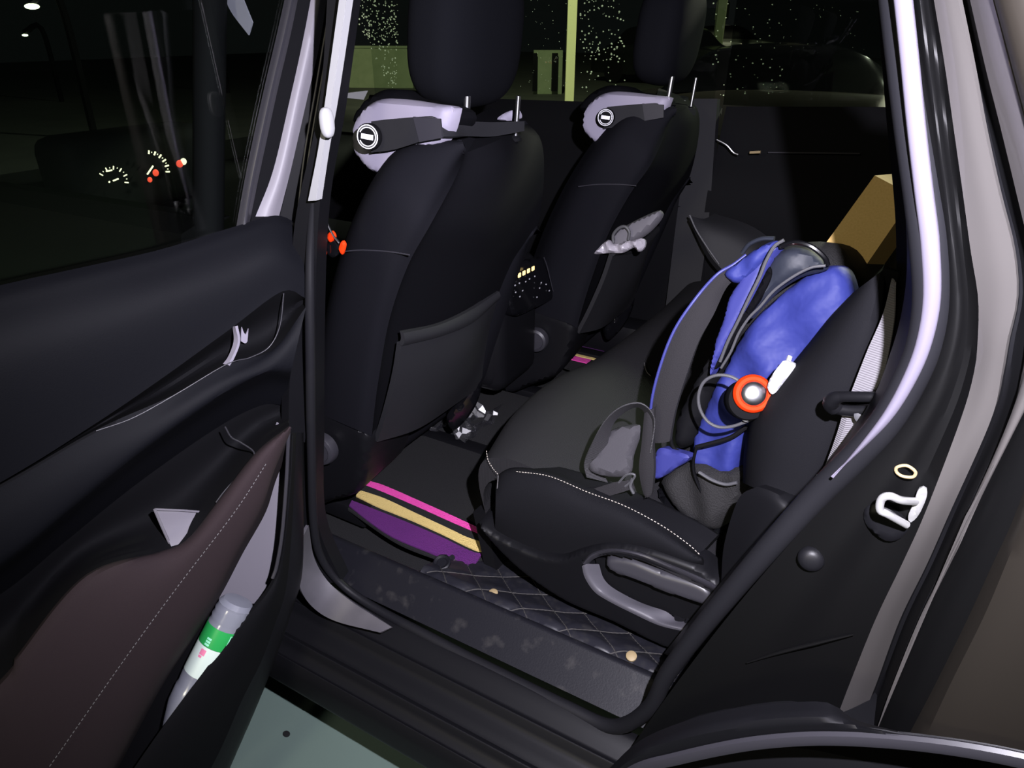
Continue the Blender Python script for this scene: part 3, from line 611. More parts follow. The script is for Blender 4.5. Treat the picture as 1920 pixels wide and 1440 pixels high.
# right-hand bolster strip beside the pocket
obj('rear_bolster', G_grid([[(1006, 422, 'y', .675), (962, 452, 'y', .62), (950, 487, 'y', .61), (927, 543, 'y', .60), (905, 600, 'y', .60), (885, 660, 'y', .60), (866, 735, 'y', .60)], [(1004, 428, 'y', .67), (985, 455, 'y', .66), (962, 530, 'y', .66), (940, 600, 'y', .66), (922, 655, 'y', .66), (908, 700, 'y', .66), (898, 718, 'y', .66)]], 30, 8, .02, shift=(.008, -.006, 0), bump=lambda u, v: .006*np.sin(np.pi*v)), m_fab, fs)
obj('map_pocket', G_grid([[(748, 640, 'y', .245), (820, 622, 'y', .36), (880, 597, 'y', .48), (927, 556, 'y', .60)], [(738, 700, 'y', .245), (812, 680, 'y', .36), (875, 650, 'y', .48), (912, 615, 'y', .61)], [(720, 770, 'y', .245), (795, 745, 'y', .36), (865, 705, 'y', .50), (902, 675, 'y', .61)], [(703, 822, 'y', .245), (780, 797, 'y', .36), (850, 752, 'y', .52), (898, 718, 'y', .63)]], 40, 30, .012, shift=(.014, -.01, 0)), m_vinyl, fs)
obj('pocket_hem', G_grid([[(750, 617, 'y', .245), (820, 601, 'y', .36), (880, 573, 'y', .48), (928, 541, 'y', .60)], [(747, 641, 'y', .245), (820, 623, 'y', .36), (880, 598, 'y', .48), (927, 557, 'y', .60)]], 40, 8, .010, shift=(.018, -.012, 0), bump=lambda u, v: .005*np.sin(np.pi*v)), m_vinyl, fs)
objs('seam', [G_tube(yy([(640, 472), (680, 469), (730, 472), (768, 478)], ya-.0035), .0014, 6, 30)], m_plas2, fs)
obj('backrest_top', G_grid([[(872, 290, 'y', Ey[0]), (905, 268, 'y', .45), (950, 250, 'y', .56), (990, 232, 'y', .675)], [(868, 262, 'y', .34), (900, 250, 'y', .44), (940, 240, 'y', .56), (985, 226, 'y', .66)]], 20, 6, .02), m_fab, fs)
obj('headrest', G_ellip(P(878, 82, 'y', .45)+np.array([0, 0, .015]), (.064, .132, .120), 3.1, n=32, rot=basis((1, 0, -.12), (0, 0, 1))), m_head, fs)
obj('headrest_post', G_tube([P(872, 278, 'y', .385), P(876, 180, 'y', .385)], .0062, 12), m_chrome, fs)
obj('headrest_post', G_tube([P(966, 268, 'y', .535), P(972, 180, 'y', .535)], .0045, 12), m_chrome, fs)
objs('post_guide', [G_lathe([(.013, 0), (.013, .006), (.009, .010)], P(872, 274, 'y', .385), (0, 0, 1)), G_lathe([(.013, 0), (.013, .006), (.009, .010)], P(966, 264, 'y', .535), (0, 0, 1))], m_blk, fs)
obj('seat_side_cover', G_puff(yy([(560, 772), (600, 768), (640, 785), (682, 822), (680, 880), (664, 930), (620, 945), (560, 945)], .20), (.1, -1, 0), .16, .02, .012), m_plas, fs)
obj('recliner_knob', G_lathe([(.036, 0), (.036, .014), (.033, .020), (.026, .023), (.024, .020), (.016, .020), (.003, .021)], P(608, 838, 'y', .193), (.15, -1, .05), 36), m_plas2, fs)
obj('seat_cushion', G_box((-.42, .45, .56), (.46, .46, .18), .06, seg=5), m_fab, fs)
objs('seat_rail', [G_box((-.30, .66, .36), (.55, .05, .05), .008), G_box((-.42, .30, .36), (.40, .05, .05), .008)], m_plas, fs)
obj('rail_bracket', G_puff([(838, 770, 'y', .58), (868, 745, 'y', .58), (893, 716, 'y', .58), (905, 720, 'y', .58), (900, 755, 'y', .58), (880, 785, 'y', .58), (850, 800, 'y', .58)], (.7, -1, 0), .03, .008, .01), m_gloss, fs)
fs2 = copy_tree(fs, (.118, .75, -.004)); fs2['label'] = 'far black front passenger seat with grey roll sticking out of its rear pocket'

# neck cushions
nc = empty('neck_cushion', tuple(P(720, 300, 'y', .29)), "grey-shelled neck cushion with round badge strapped below the near seat's headrest", 'neck cushion', 'neck cushions on the front seats')
sh = yy([(846, 212), (842, 200), (800, 194), (745, 186), (700, 185), (668, 199), (650, 228), (646, 258), (655, 288), (672, 308), (697, 326), (730, 330), (780, 300), (830, 262)], .285)
obj('shell', G_puff(sh, (-.1, -1, .1), .02, .014, .008, corner=False), m_lil, nc)
obj('pad', G_puff(yy([(850, 210), (800, 190), (768, 184), (742, 170), (705, 166), (675, 178), (655, 198), (645, 225), (660, 240), (760, 250), (840, 240)], .315), (-.1, -1, .1), .05, .02, .01), m_dkfab, nc)
obj('far_wing', G_puff([(930, 225, 'y', .58), (945, 212, 'y', .58), (962, 208, 'y', .58), (966, 225, 'y', .58)], (0, -1, 0), .02, .004, .005), m_lil, nc)
top = [(690, 226, 'y', .263), (725, 222, 'y', .262), (800, 217, 'y', .262), (822, 224, 'y', .30), (875, 226, 'y', .375), (920, 228, 'y', .45), (976, 226, 'y', .535)]
bot = [(690, 284, 'y', .263), (735, 278, 'y', .262), (800, 258, 'y', .262), (845, 253, 'y', .30), (878, 254, 'y', .375), (920, 254, 'y', .45), (976, 244, 'y', .535)]
obj('strap', G_strip(top, bot, .004, 60, 6, shift=(.012, -.006, 0)), m_vinyl, nc)
obj('strap_buckle', G_grid([[(770, 217, 'y', .262), (820, 221, 'y', .262)], [(782, 264, 'y', .262), (824, 256, 'y', .262)]], 6, 6, .004, shift=(.012, -.010, 0)), m_plas2, nc)
bc = P(695, 256, 'y', .248)
bn = nrm(np.array([.25, -1, .1]))
disc = obj('badge', [G_lathe([(.0215, .0), (.0215, .010), (.020, .012), (.001, .012)], bc, bn, 32)], m_blk, nc)
e1 = nrm(np.cross(bn, [0, 0, 1.])); e2 = np.cross(e1, bn)
ring = lambda rr, r, a0=0, a1=2*math.pi: G_tube([bc+bn*.012+rr*(math.cos(t)*e1+math.sin(t)*e2) for t in np.linspace(a0, a1, 24)], r, 6, 60)
objs('badge_ring', [ring(.0185, .0011), ring(.0150, .0011, .5, 5.9)], m_wht, disc)
obj('badge_bar', G_box(bc+bn*.013, (.022, .002, .0085), .0005, rot=np.stack([nrm(e1+.12*e2), bn, nrm(e2-.12*e1)], 1)), m_wht, disc)
nc2 = copy_tree(nc, (.112, .75, -.035)); nc2['label'] = "grey-shelled neck cushion with round badge on the far front passenger seat"

# ------------------------------------------------------------------ console, dashboard
co = empty('centre_console', (-.3, .83, .4), 'black centre console with rear air-conditioning panel between the front seats', 'console')
obj('console_body', [G_box((-.50, .83, .70), (.80, .22, .36), .04, seg=4)], m_plas, co)
pq = [(962, 528), (985, 494), (1018, 484), (1028, 490), (1040, 548), (1034, 560), (1000, 578), (966, 592), (958, 575)]
obj('climate_panel', G_puff([(a, b, 'x', -.075) for a, b in pq], (1, 0, .15), .03, .006, .008), m_gloss, co)
obj('panel_trim', G_tube([(1020, 483, 'x', -.062), (1026, 500, 'x', -.062), (1037, 546, 'x', -.062)], .0014, 8, 16), m_plas2, co)
objs('display_digit', [G_box(P(974+8.5*k, 516-4.2*k, 'x', -.066), (.003, .0125, .011), .001) for k in range(4)], m_amber, co)
objs('button_mark', [G_box(P(a, b, 'x', -.066), (.002, .0035, .003), 0) for a, b in [(966, 535), (974, 531), (986, 528), (993, 523), (1003, 518), (967, 548), (975, 556), (1012, 540), (1007, 557), (1015, 530), (1024, 533), (1030, 545), (980, 545)]], m_dot, co)
obj('console_tail', G_box((-.17, .83, .63), (.12, .24, .20), .045, seg=5), m_plas, co)
da = empty('dashboard', (-1.2, .83, .9), 'dark dashboard with glowing round dials seen through the open door window', 'dashboard')
obj('dash_body', G_box((-1.32, .83, .88), (.45, 1.4, .34), .06, seg=4), m_blk, da)
obj('instrument_hood', G_box((-1.10, .46, 1.08), (.16, .42, .2), .04, seg=3), m_blk, da)
XG = -.995
def tick(u0, v0, u1, v1, r=.0035): return G_tube([P(u0, v0, 'x', XG), P(u1, v1, 'x', XG)], r, 5, 2)
def arc(cx, cy, R_, a0, a1, n, ln, r=.0035):
    o = []
    for k in range(n):
        a = math.radians(a0+(a1-a0)*k/(n-1)); o.append(tick(cx+R_*math.cos(a), cy-R_*math.sin(a), cx+(R_+ln)*math.cos(a), cy-(R_+ln)*math.sin(a), r))
    return o
obj('dial_marks', arc(212, 340, 22, 150, -5, 6, 7, .0016)+arc(212, 340, 25, 135, 10, 5, 2, .0010)+arc(278, 322, 33, 88, 0, 6, 7, .0022)+arc(278, 322, 36, 80, 8, 5, 2, .0012)+[tick(199, 321, 210, 319, .002)], m_gl_w, da)
objs('dial_needle', [tick(212, 339, 222, 335, .0020), tick(204, 342, 206, 340, .002), tick(276, 327, 287, 311, .0022)], m_gl_w, da)
objs('warning_light', [G_ellip(P(292, 324, 'x', XG), (.002, .009, .009), n=8), G_ellip(P(281, 337, 'x', XG), (.002, .007, .007), n=8), G_ellip(P(337, 307, 'x', XG), (.002, .011, .010), n=8)], m_gl_r, da)
obj('indicator_light', G_ellip(P(344, 303, 'x', XG), (.002, .010, .009), n=8), m_gl_w, da)
obj('dash_edge_trim', G_grid([[(640, 176, 'x', -.95), (690, 170, 'x', -.95)], [(636, 182, 'x', -.95), (682, 187, 'x', -.95)]], 8, 4, .01), m_lil, da)

# ------------------------------------------------------------------ rear seat
rs = empty('rear_seat', (.45, .6, .35), 'black fabric rear bench seat with pale stitching and moulded plastic base', 'car seat')
ZT = .665
# top cushion: front edge bulges, stitched front
fr0 = [(912, 872, 'z', .60), (905, 840, 'z', .60), (1010, 720, 'z', .60), (1110, 675, 'z', .60), (1170, 640, 'z', .60), (1260, 560, 'z', .60)]
obj('cushion_top', G_grid([
    [(0.135, 0.275, 0.500), (0.110, 0.450, 0.500), (0.120, 0.620, 0.500), (0.150, 0.800, 0.500), (0.170, 1.200, 0.500), (0.160, 1.500, 0.500)],
    [(0.115, 0.275, 0.580), (0.085, 0.450, 0.585), (0.092, 0.620, 0.585), (0.130, 0.800, 0.585), (0.150, 1.200, 0.580), (0.140, 1.500, 0.580)],
    [(0.118, 0.275, 0.635), (0.088, 0.450, 0.645), (0.095, 0.620, 0.650), (0.135, 0.800, 0.648), (0.155, 1.200, 0.645), (0.150, 1.500, 0.640)],
    [(0.150, 0.275, 0.665), (0.120, 0.450, 0.682), (0.130, 0.620, 0.690), (0.165, 0.800, 0.684), (0.190, 1.200, 0.680), (0.185, 1.500, 0.670)],
    [(0.220, 0.275, 0.672), (0.210, 0.450, 0.692), (0.220, 0.620, 0.697), (0.240, 0.800, 0.692), (0.260, 1.200, 0.690), (0.260, 1.500, 0.680)],
    [(.38, .275, .640), (.38, .45, .642), (.40, .75, .655), (.40, 1.2, .655), (.40, 1.5, .64)],
    [(.52, .275, .600), (.52, .45, .595), (.52, .75, .63), (.52, 1.2, .64), (.52, 1.5, .63)],
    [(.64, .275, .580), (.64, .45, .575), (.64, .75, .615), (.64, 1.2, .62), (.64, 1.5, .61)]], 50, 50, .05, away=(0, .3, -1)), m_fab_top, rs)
# side bolster of the cushion, from the photographed outline
st_top = [(930, 896), (940, 880), (970, 866), (1030, 872), (1090, 886), (1170, 915), (1250, 950), (1310, 980), (1346, 1003)]
st_ln = [(930, 905), (940, 890), (968, 884), (1030, 893), (1100, 922), (1170, 948), (1240, 985), (1290, 1020), (1312, 1040)]
st_b = [(928, 1000), (950, 1020), (985, 1035), (1040, 1046), (1100, 1045), (1150, 1042), (1220, 1050), (1280, 1066), (1320, 1062)]
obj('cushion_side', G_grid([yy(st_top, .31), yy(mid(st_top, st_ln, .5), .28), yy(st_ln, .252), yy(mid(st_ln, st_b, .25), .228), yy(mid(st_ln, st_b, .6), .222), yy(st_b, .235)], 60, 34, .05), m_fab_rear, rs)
stitches('side_stitching', yy(st_ln[2:], .2495), m_cream, rs, 90, .0008, .0035, .0028)
stitches('front_stitching', [(912, 845, 'y', .262), (915, 862, 'y', .258), (924, 878, 'y', .254), (936, 892, 'y', .250)], m_cream, rs, 40, .0007, .0030, .002)
objs('cushion_seam', [G_tube(yy([(934, 892), (932, 930), (934, 985), (940, 1010)], .236), .0010, 6, 30), G_tube([(1208, 680, 'z', .69), (1212, 696, 'z', .687), (1220, 705, 'z', .683)], .001, 6)], m_gthr, rs)
# moulded base
bo = [(893, 985), (935, 1010), (1000, 1040), (1050, 1048), (1085, 1036), (1130, 1024), (1180, 1026), (1240, 1042), (1310, 1068), (1352, 1092), (1420, 1020), (1500, 960), (1540, 1000), (1440, 1120), (1330, 1215), (1262, 1222), (1150, 1170), (1050, 1125), (960, 1060)]
YB = .215
o_ = lambda u, v: P(u, v, 'y', YB)
cl = [(1097, 1058), (1103, 1080), (1120, 1105), (1145, 1122), (1190, 1145), (1240, 1168), (1288, 1180)]
crr = [(1122, 1058), (1131, 1085), (1152, 1105), (1200, 1130), (1245, 1146), (1270, 1163), (1300, 1168)]
rec = np.array([o_(*q) for q in cl+[(1320, 1172), (1350, 1120), (1300, 1090), (1200, 1052), (1135, 1040), (1110, 1045)]])[:, [0, 2]]
def dpl(x, z, L):
    d = L[1:]-L[:-1]; q = np.array([x, z]); t = np.clip(((q-L[:-1])*d).sum(1)/(d*d).sum(1), 0, 1); return np.sqrt(((L[:-1]+d*t[:, None]-q)**2).sum(1).min())
def inpoly(x, z, Q):
    c = False; j = len(Q)-1
    for i in range(len(Q)):
        if (Q[i, 1] > z) != (Q[j, 1] > z) and x < (Q[j, 0]-Q[i, 0])*(z-Q[i, 1])/(Q[j, 1]-Q[i, 1])+Q[i, 0]: c = not c
        j = i
    return c
AXB = nrm(np.cross([0, 0, 1.], [0, -1, 0]))
def base_geo():
    pts = cr([o_(*q) for q in bo], 150, True); ctr = pts.mean(0)
    return G_puff([tuple(p) for p in pts], (0, -1, 0), .045, .010, .005, hfw=lambda w: -.040 if inpoly(w[0], w[2], rec) or dpl(w[0], w[2], rec[:7]) < .006 else 0, corner=True)
obj('seat_base', base_geo(), m_plas, rs)
obj('base_recess', G_prism(yy([(1116, 1046), (1200, 1056), (1340, 1100), (1348, 1165), (1300, 1176), (1200, 1140), (1126, 1092)], YB+.030), (0, .004, 0)), m_blk, rs)
obj('base_ledge', G_grid([yy([(a-6, b+4) for a, b in cl], YB-.001), yy(cl, YB-.001), yy(mid(cl, crr, .5), YB+.010), yy(mid(cl, crr, 1.05), YB+.024)], 50, 12, .003), m_plas3, rs)  # same moulding as the base, coloured paler for light on its upward face
obj('base_lever', G_puff(yy([(1136, 1046), (1180, 1050), (1240, 1074), (1308, 1096), (1334, 1116), (1328, 1137), (1262, 1117), (1192, 1090), (1142, 1070)], YB+.004), (0, -1, .25), .02, .012, .005), m_plas2, rs)
obj('base_ridge', G_grid([yy([(1090, 1056), (1108, 1036), (1145, 1027), (1200, 1034), (1262, 1058), (1310, 1078), (1352, 1100)], YB+.004), yy([(1094, 1058), (1112, 1041), (1147, 1033), (1199, 1041), (1260, 1065), (1308, 1087), (1350, 1108)], YB-.006), yy([(1100, 1062), (1116, 1047), (1148, 1040), (1197, 1049), (1257, 1074), (1305, 1097), (1347, 1118)], YB+.010)], 50, 10, .004), m_plas2, rs)
obj('seat_base_front', G_grid([[(.13, .27, .52), (.15, .6, .52), (.15, 1.5, .52)], [(.16, .27, .36), (.17, .6, .36), (.17, 1.5, .36)]], 12, 8, .03), m_blk, rs)
# backrest, near bolster
bl = [(1600, 548), (1560, 590), (1520, 640), (1470, 700), (1430, 745), (1405, 790), (1395, 850), (1392, 905)]
br_ = [(1664, 500), (1655, 590), (1630, 690), (1605, 770), (1580, 840), (1552, 900), (1530, 930), (1494, 950)]
bm_ = mid(bl, br_, .45)
obj('backrest', [G_grid([yy(bl, .36), yy(mid(bl, br_, .06), .27), yy(mid(bl, br_, .30), .222), yy(mid(bl, br_, .7), .205), yy(mid(bl, br_, .95), .215), yy(br_, .26)], 50, 30, .08),
     G_grid([[(.60, .36, .66), (.60, .8, .66), (.60, 1.5, .66)], [(.72, .36, 1.0), (.72, .8, 1.0), (.72, 1.5, 1.0)], [(.80, .36, 1.16), (.80, .8, 1.14), (.80, 1.5, 1.14)], [(.87, .36, 1.12), (.87, .8, 1.10), (.87, 1.5, 1.10)]], 20, 20, .06, away=(1, 0, 0))], m_fab_rear, rs)
obj('hinge_cover', G_grid([[(1352, 1095, 'y', .20), (1358, 1020, 'y', .21), (1385, 935, 'y', .21), (1420, 912, 'y', .20)], [(1400, 1050, 'y', .175), (1420, 990, 'y', .18), (1450, 945, 'y', .18), (1455, 925, 'y', .19)], [(1445, 1040, 'y', .17), (1465, 1000, 'y', .165), (1485, 975, 'y', .165), (1492, 950, 'y', .18)]], 30, 16, .03), m_plas, rs)
# seat belt
sb = empty('seat_belt', tuple(P(1560, 900, 'y', .17)), 'grey rear seat belt webbing with black guide loop beside the backrest', 'seat belt')
obj('webbing', [G_strip([(1672, 522, 'y', .185), (1655, 590, 'y', .182), (1625, 660, 'y', .178), (1592, 745, 'y', .17)], [(1677, 530, 'y', .18), (1676, 600, 'y', .175), (1662, 680, 'y', .168), (1645, 745, 'y', .16)], .002),
                G_strip([(1582, 768, 'y', .17), (1570, 810, 'y', .17), (1548, 870, 'y', .17), (1520, 925, 'y', .17)], [(1632, 768, 'y', .16), (1615, 810, 'y', .16), (1590, 860, 'y', .16), (1556, 905, 'y', .16)], .002, bump=lambda u, v: .003*np.sin(v*9))], m_belt, sb)
obj('guide_loop', [G_tube([(1566, 765, 'y', .155), (1558, 756, 'y', .15), (1572, 745, 'y', .14), (1612, 744, 'y', .13), (1648, 746, 'y', .125), (1652, 756, 'y', .13), (1640, 768, 'y', .14)], [.010, .010, .0065, .0065, .0065, .0065, .005], 12, 60), G_tube([(1560, 765, 'y', .16), (1600, 770, 'y', .155), (1640, 768, 'y', .15)], .0075, 10, 30)], m_plas, sb)
obj('belt_stud', G_lathe([(.0105, 0), (.0105, .003), (.007, .0055), (.001, .006)], P(1618, 778, 'y', .152), (.2, -1, .3), 24), m_pipe, sb)

# ------------------------------------------------------------------ backpack
bp = empty('backpack', tuple(P(1320, 960, 'y', .36)), 'blue and grey backpack leaning on the rear seat with black mesh pockets', 'backpack')
YP = .40; NB = (-.25, -1, .25)
body = [(1555, 500), (1578, 535), (1586, 585), (1570, 625), (1530, 665), (1490, 700), (1440, 745), (1410, 790), (1395, 850), (1385, 885), (1340, 880), (1305, 868), (1298, 830), (1310, 780), (1330, 720), (1345, 690), (1360, 650), (1390, 600), (1430, 560), (1480, 520), (1520, 500)]
wr = lambda a, b, d: .010*math.exp(-((a*.75+b*.66-.02)/.03)**2)-.010*math.exp(-((a*.9-b*.4-.045+.02*math.sin(b*30))/.016)**2)+.009*math.exp(-((a*.5+b*.87+.065)/.018)**2)+.004*math.sin(a*55+b*35)+.0025*math.sin(a*90-b*75)
obj('main_body', G_puff(yy([(1380, 486), (1410, 462), (1450, 450), (1500, 448), (1538, 462), (1565, 500), (1583, 535), (1590, 585), (1572, 627), (1530, 668), (1490, 703), (1440, 748), (1412, 792), (1397, 852), (1380, 930), (1330, 980), (1250, 945), (1235, 870), (1300, 790), (1322, 700), (1340, 640), (1348, 570)], YP+.05), NB, .20, .06, .014), m_mesh, bp)
obj('side_panel', G_puff(yy(body, YP-.01), NB, .035, .024, .008, hf=wr), m_blue, bp)
obj('grey_panel', G_puff(yy([(1425, 520), (1432, 490), (1455, 468), (1490, 462), (1525, 475), (1545, 497), (1535, 508), (1490, 520), (1450, 545), (1420, 575), (1398, 600), (1400, 560)], YP-.012), NB, .02, .014, .008, hf=lambda a, b, d: .004*math.sin(a*90+b*30)), m_yoke, bp)
obj('front_edge_panel', G_puff(yy([(1378, 505), (1400, 485), (1440, 458), (1450, 462), (1430, 500), (1412, 545), (1395, 585), (1372, 635), (1350, 680), (1338, 700), (1342, 640), (1352, 600), (1358, 560), (1376, 525)], YP-.022), NB, .02, .010, .0045), m_blue2, bp)
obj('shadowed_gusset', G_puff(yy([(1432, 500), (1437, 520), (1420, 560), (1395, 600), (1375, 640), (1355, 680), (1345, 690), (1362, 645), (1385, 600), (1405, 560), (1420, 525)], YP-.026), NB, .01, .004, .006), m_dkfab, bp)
objs('piping', [G_tube(yy([(1470, 450), (1452, 462), (1436, 490), (1424, 520), (1404, 560), (1385, 600), (1365, 640), (1350, 678)], YP-.04), .0026, 8, 60),
     G_tube(yy([(1548, 498), (1520, 502), (1485, 520), (1450, 546), (1425, 575), (1405, 595), (1385, 625), (1370, 660), (1352, 690)], YP-.036), .0022, 8, 60)], m_pipe, bp)
obj('top_zip', G_tube(yy([(1462, 462), (1490, 455), (1520, 462), (1545, 482), (1552, 498)], YP-.012), .004, 8, 40), m_gloss, bp)
obj('strap_yoke', G_puff(yy([(1352, 512), (1372, 494), (1398, 474), (1430, 456), (1452, 452), (1440, 478), (1418, 505), (1392, 526), (1372, 530)], YP-.012), NB, .02, .010, .005, hf=lambda a, b, d: .003*math.sin(a*120+b*60)), m_blue, bp)
obj('haul_loop', G_tube(yy([(1392, 474), (1405, 458), (1428, 448), (1452, 447)], YP+.02), .007, 8, 24, flat=.5), m_yoke, bp)
obj('bottle_pocket', G_puff(yy([(1292, 868), (1330, 880), (1380, 888), (1390, 930), (1372, 965), (1345, 992), (1310, 985), (1262, 958), (1222, 915), (1228, 895), (1262, 872)], YP-.06), NB, .04, .025, .010, hf=lambda a, b, d: .006*math.sin(a*80+b*40)), m_mesh, bp)
obj('base_panel', G_puff(yy([(1215, 925), (1250, 950), (1310, 985), (1350, 990), (1352, 1000), (1300, 1000), (1240, 965)], YP-.055), NB, .06, .012, .010), m_gloss, bp)
obj('lower_corner', G_puff(yy([(1225, 846), (1262, 848), (1292, 858), (1262, 880), (1228, 897)], YP-.075), NB, .02, .005, .006), m_blue2, bp)
obj('hem_tape', G_tube(yy([(1310, 885), (1335, 900), (1360, 908), (1382, 905)], YP-.078), .003, 8, 24), m_pipe, bp)
# shoulder straps
s1L = [(1400, 478, 'y', .42), (1376, 496, 'y', .41), (1345, 515, 'y', .40), (1305, 560, 'y', .37), (1265, 620, 'y', .35), (1238, 690, 'y', .335), (1222, 760, 'y', .325), (1222, 830, 'y', .32)]
s1R = [(1410, 500, 'y', .42), (1388, 516, 'y', .41), (1362, 540, 'y', .40), (1338, 590, 'y', .37), (1310, 640, 'y', .35), (1288, 700, 'y', .335), (1266, 770, 'y', .325), (1255, 828, 'y', .32)]
obj('shoulder_strap', G_strip(s1L, s1R, .012, 60, 10, bump=lambda u, v: .004*np.sin(np.pi*v)), m_strap, bp)
obj('strap_binding', G_tube([(a-1, b, c, d) for a, b, c, d in s1L], .0026, 8, 60), m_blue2, bp)
obj('shoulder_strap', G_strip([(1208, 775, 'y', .300), (1203, 830, 'y', .295), (1198, 880, 'y', .29), (1206, 925, 'y', .288), (1212, 930, 'y', .288)], [(1226, 765, 'y', .300), (1224, 830, 'y', .295), (1226, 880, 'y', .29), (1222, 925, 'y', .288), (1216, 932, 'y', .288)], .010, 40, 8, bump=lambda u, v: .003*np.sin(np.pi*v)), m_strap, bp)
obj('web_loop', G_strip([(1218, 850, 'y', .29), (1226, 800, 'y', .29), (1222, 775, 'y', .285), (1200, 757, 'y', .28), (1165, 764, 'y', .272), (1135, 790, 'y', .268), (1112, 830, 'y', .266), (1096, 868, 'y', .268), (1100, 895, 'y', .27)],
     [(1222, 852, 'y', .31), (1220, 805, 'y', .31), (1214, 783, 'y', .31), (1196, 764, 'y', .31), (1168, 776, 'y', .305), (1148, 800, 'y', .30), (1138, 840, 'y', .30), (1130, 880, 'y', .30), (1140, 905, 'y', .30)], .002, 60, 5), m_web, bp)
obj('waist_pad', G_puff([(1122, 835, 'y', .29), (1134, 800, 'y', .30), (1160, 784, 'y', .30), (1187, 786, 'y', .30), (1186, 850, 'y', .30), (1184, 890, 'y', .29), (1150, 898, 'y', .29), (1112, 886, 'y', .285), (1108, 862, 'y', .285)], (-.1, -1, .9), .008, .010, .008), m_padg, bp)
obj('strap_tail', G_grid([[(1096, 922, 'y', .268), (1150, 905, 'y', .27), (1180, 900, 'y', .275)], [(1112, 938, 'y', .262), (1160, 925, 'y', .265), (1190, 915, 'y', .27)]], 12, 4, .002), m_strap, bp)
objs('strap_slider', [G_tube([(1160, 905, 'y', .272), (1175, 890, 'y', .27), (1190, 890, 'y', .27), (1186, 900, 'y', .27), (1172, 912, 'y', .27)], .0022, 6, 30), G_tube([(1186, 898, 'y', .27), (1182, 912, 'y', .268), (1188, 925, 'y', .268)], .003, 6, 16)], m_pipe, bp)
objs('cord_and_shadow', [G_tube(yy([(1400, 800), (1370, 820), (1330, 832), (1305, 838)], YP-.055), .004, 8, 24), G_tube(yy([(1262, 790), (1258, 815), (1262, 838), (1280, 850), (1300, 862)], YP-.055), .003, 8, 24), G_tube(yy([(1306, 838), (1300, 870), (1306, 900), (1330, 950)], YP-.06), .005, 8, 24, flat=.5)], m_blk, bp)  # first black tube draws the cast shadow of the elastic cord
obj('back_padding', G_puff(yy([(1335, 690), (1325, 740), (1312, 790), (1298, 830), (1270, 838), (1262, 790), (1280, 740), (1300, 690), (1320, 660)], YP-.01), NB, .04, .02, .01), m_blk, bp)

# flask with orange ring, cord
YF = .27
fk = empty('flask', tuple(P(1405, 780, 'y', YF)), 'black flask with an orange ring and silver button top stuck in the backpack', 'flask')
fc = P(1412, 738, 'y', YF); fa = nrm((CAM-fc)+.16*RT-.0*UP); fb = fc-fa*.004
obj('flask_body', G_lathe([(.010, -.075), (.028, -.070), (.031, -.06), (.031, -.012), (.029, -.006), (.02, -.004)], fb-UP*.010-RT*.005, fa, 36), m_blk, fk)
obj('orange_ring', G_lathe([(.0185, -.004), (.0255, -.006), (.0290, -.001), (.0285, .005), (.0250, .009), (.0205, .009), (.0185, .006)], fb, fa, 40), m_or, fk)
obj('silver_button', G_lathe([(.0200, .002), (.0196, .0085), (.0165, .0125), (.0110, .0150), (.0055, .0160), (.0005, .0163)], fb, fa, 36), m_chrome, fk)
cdn = obj('elastic_cord', G_tube(yy([(1398, 722), (1370, 706), (1342, 704), (1320, 716), (1310, 740), (1312, 765), (1325, 788), (1345, 800), (1370, 800), (1395, 792), (1416, 782)], YF+.01), .0026, 8, 90), m_pipe)
tag(cdn, "thin grey elastic cord looping left of the flask's orange ring", 'cord')
obj('cord_lock', G_ellip(P(1398, 785, 'y', .27), (.006, .005, .005), n=8), m_steel, fk)
wb_ = empty('plastic_packet', tuple(P(1460, 710, 'y', .28)), 'small white plastic packet wedged between the backpack and the backrest', 'packet')
obj('packet', G_puff([(1460, 684, 'y', .265), (1468, 677, 'y', .265), (1487, 684, 'y', .265), (1489, 693, 'y', .265), (1472, 715, 'y', .265), (1452, 738, 'y', .265), (1441, 730, 'y', .265), (1440, 718, 'y', .265), (1450, 698, 'y', .265)], (-.1, -1, .3), .012, .003, .003, hf=lambda a, b, d: .002*math.sin(a*300)), m_dot, wb_)
obj('corner_tab', G_tube([(1478, 677, 'y', .275), (1481, 668, 'y', .28)], .0035, 6), m_dot, wb_)

# cardboard behind the backrest
cb = obj('cardboard_box', G_prism([(1640, 329, 'y', .62), (1684, 352, 'y', .62), (1688, 404, 'y', .62), (1600, 532, 'y', .62), (1560, 500, 'y', .62), (1544, 462, 'y', .62)], (.03, .10, -.01)), m_card, sharp=20)
tag(cb, 'plain brown cardboard carton standing behind the rear backrest', 'box')

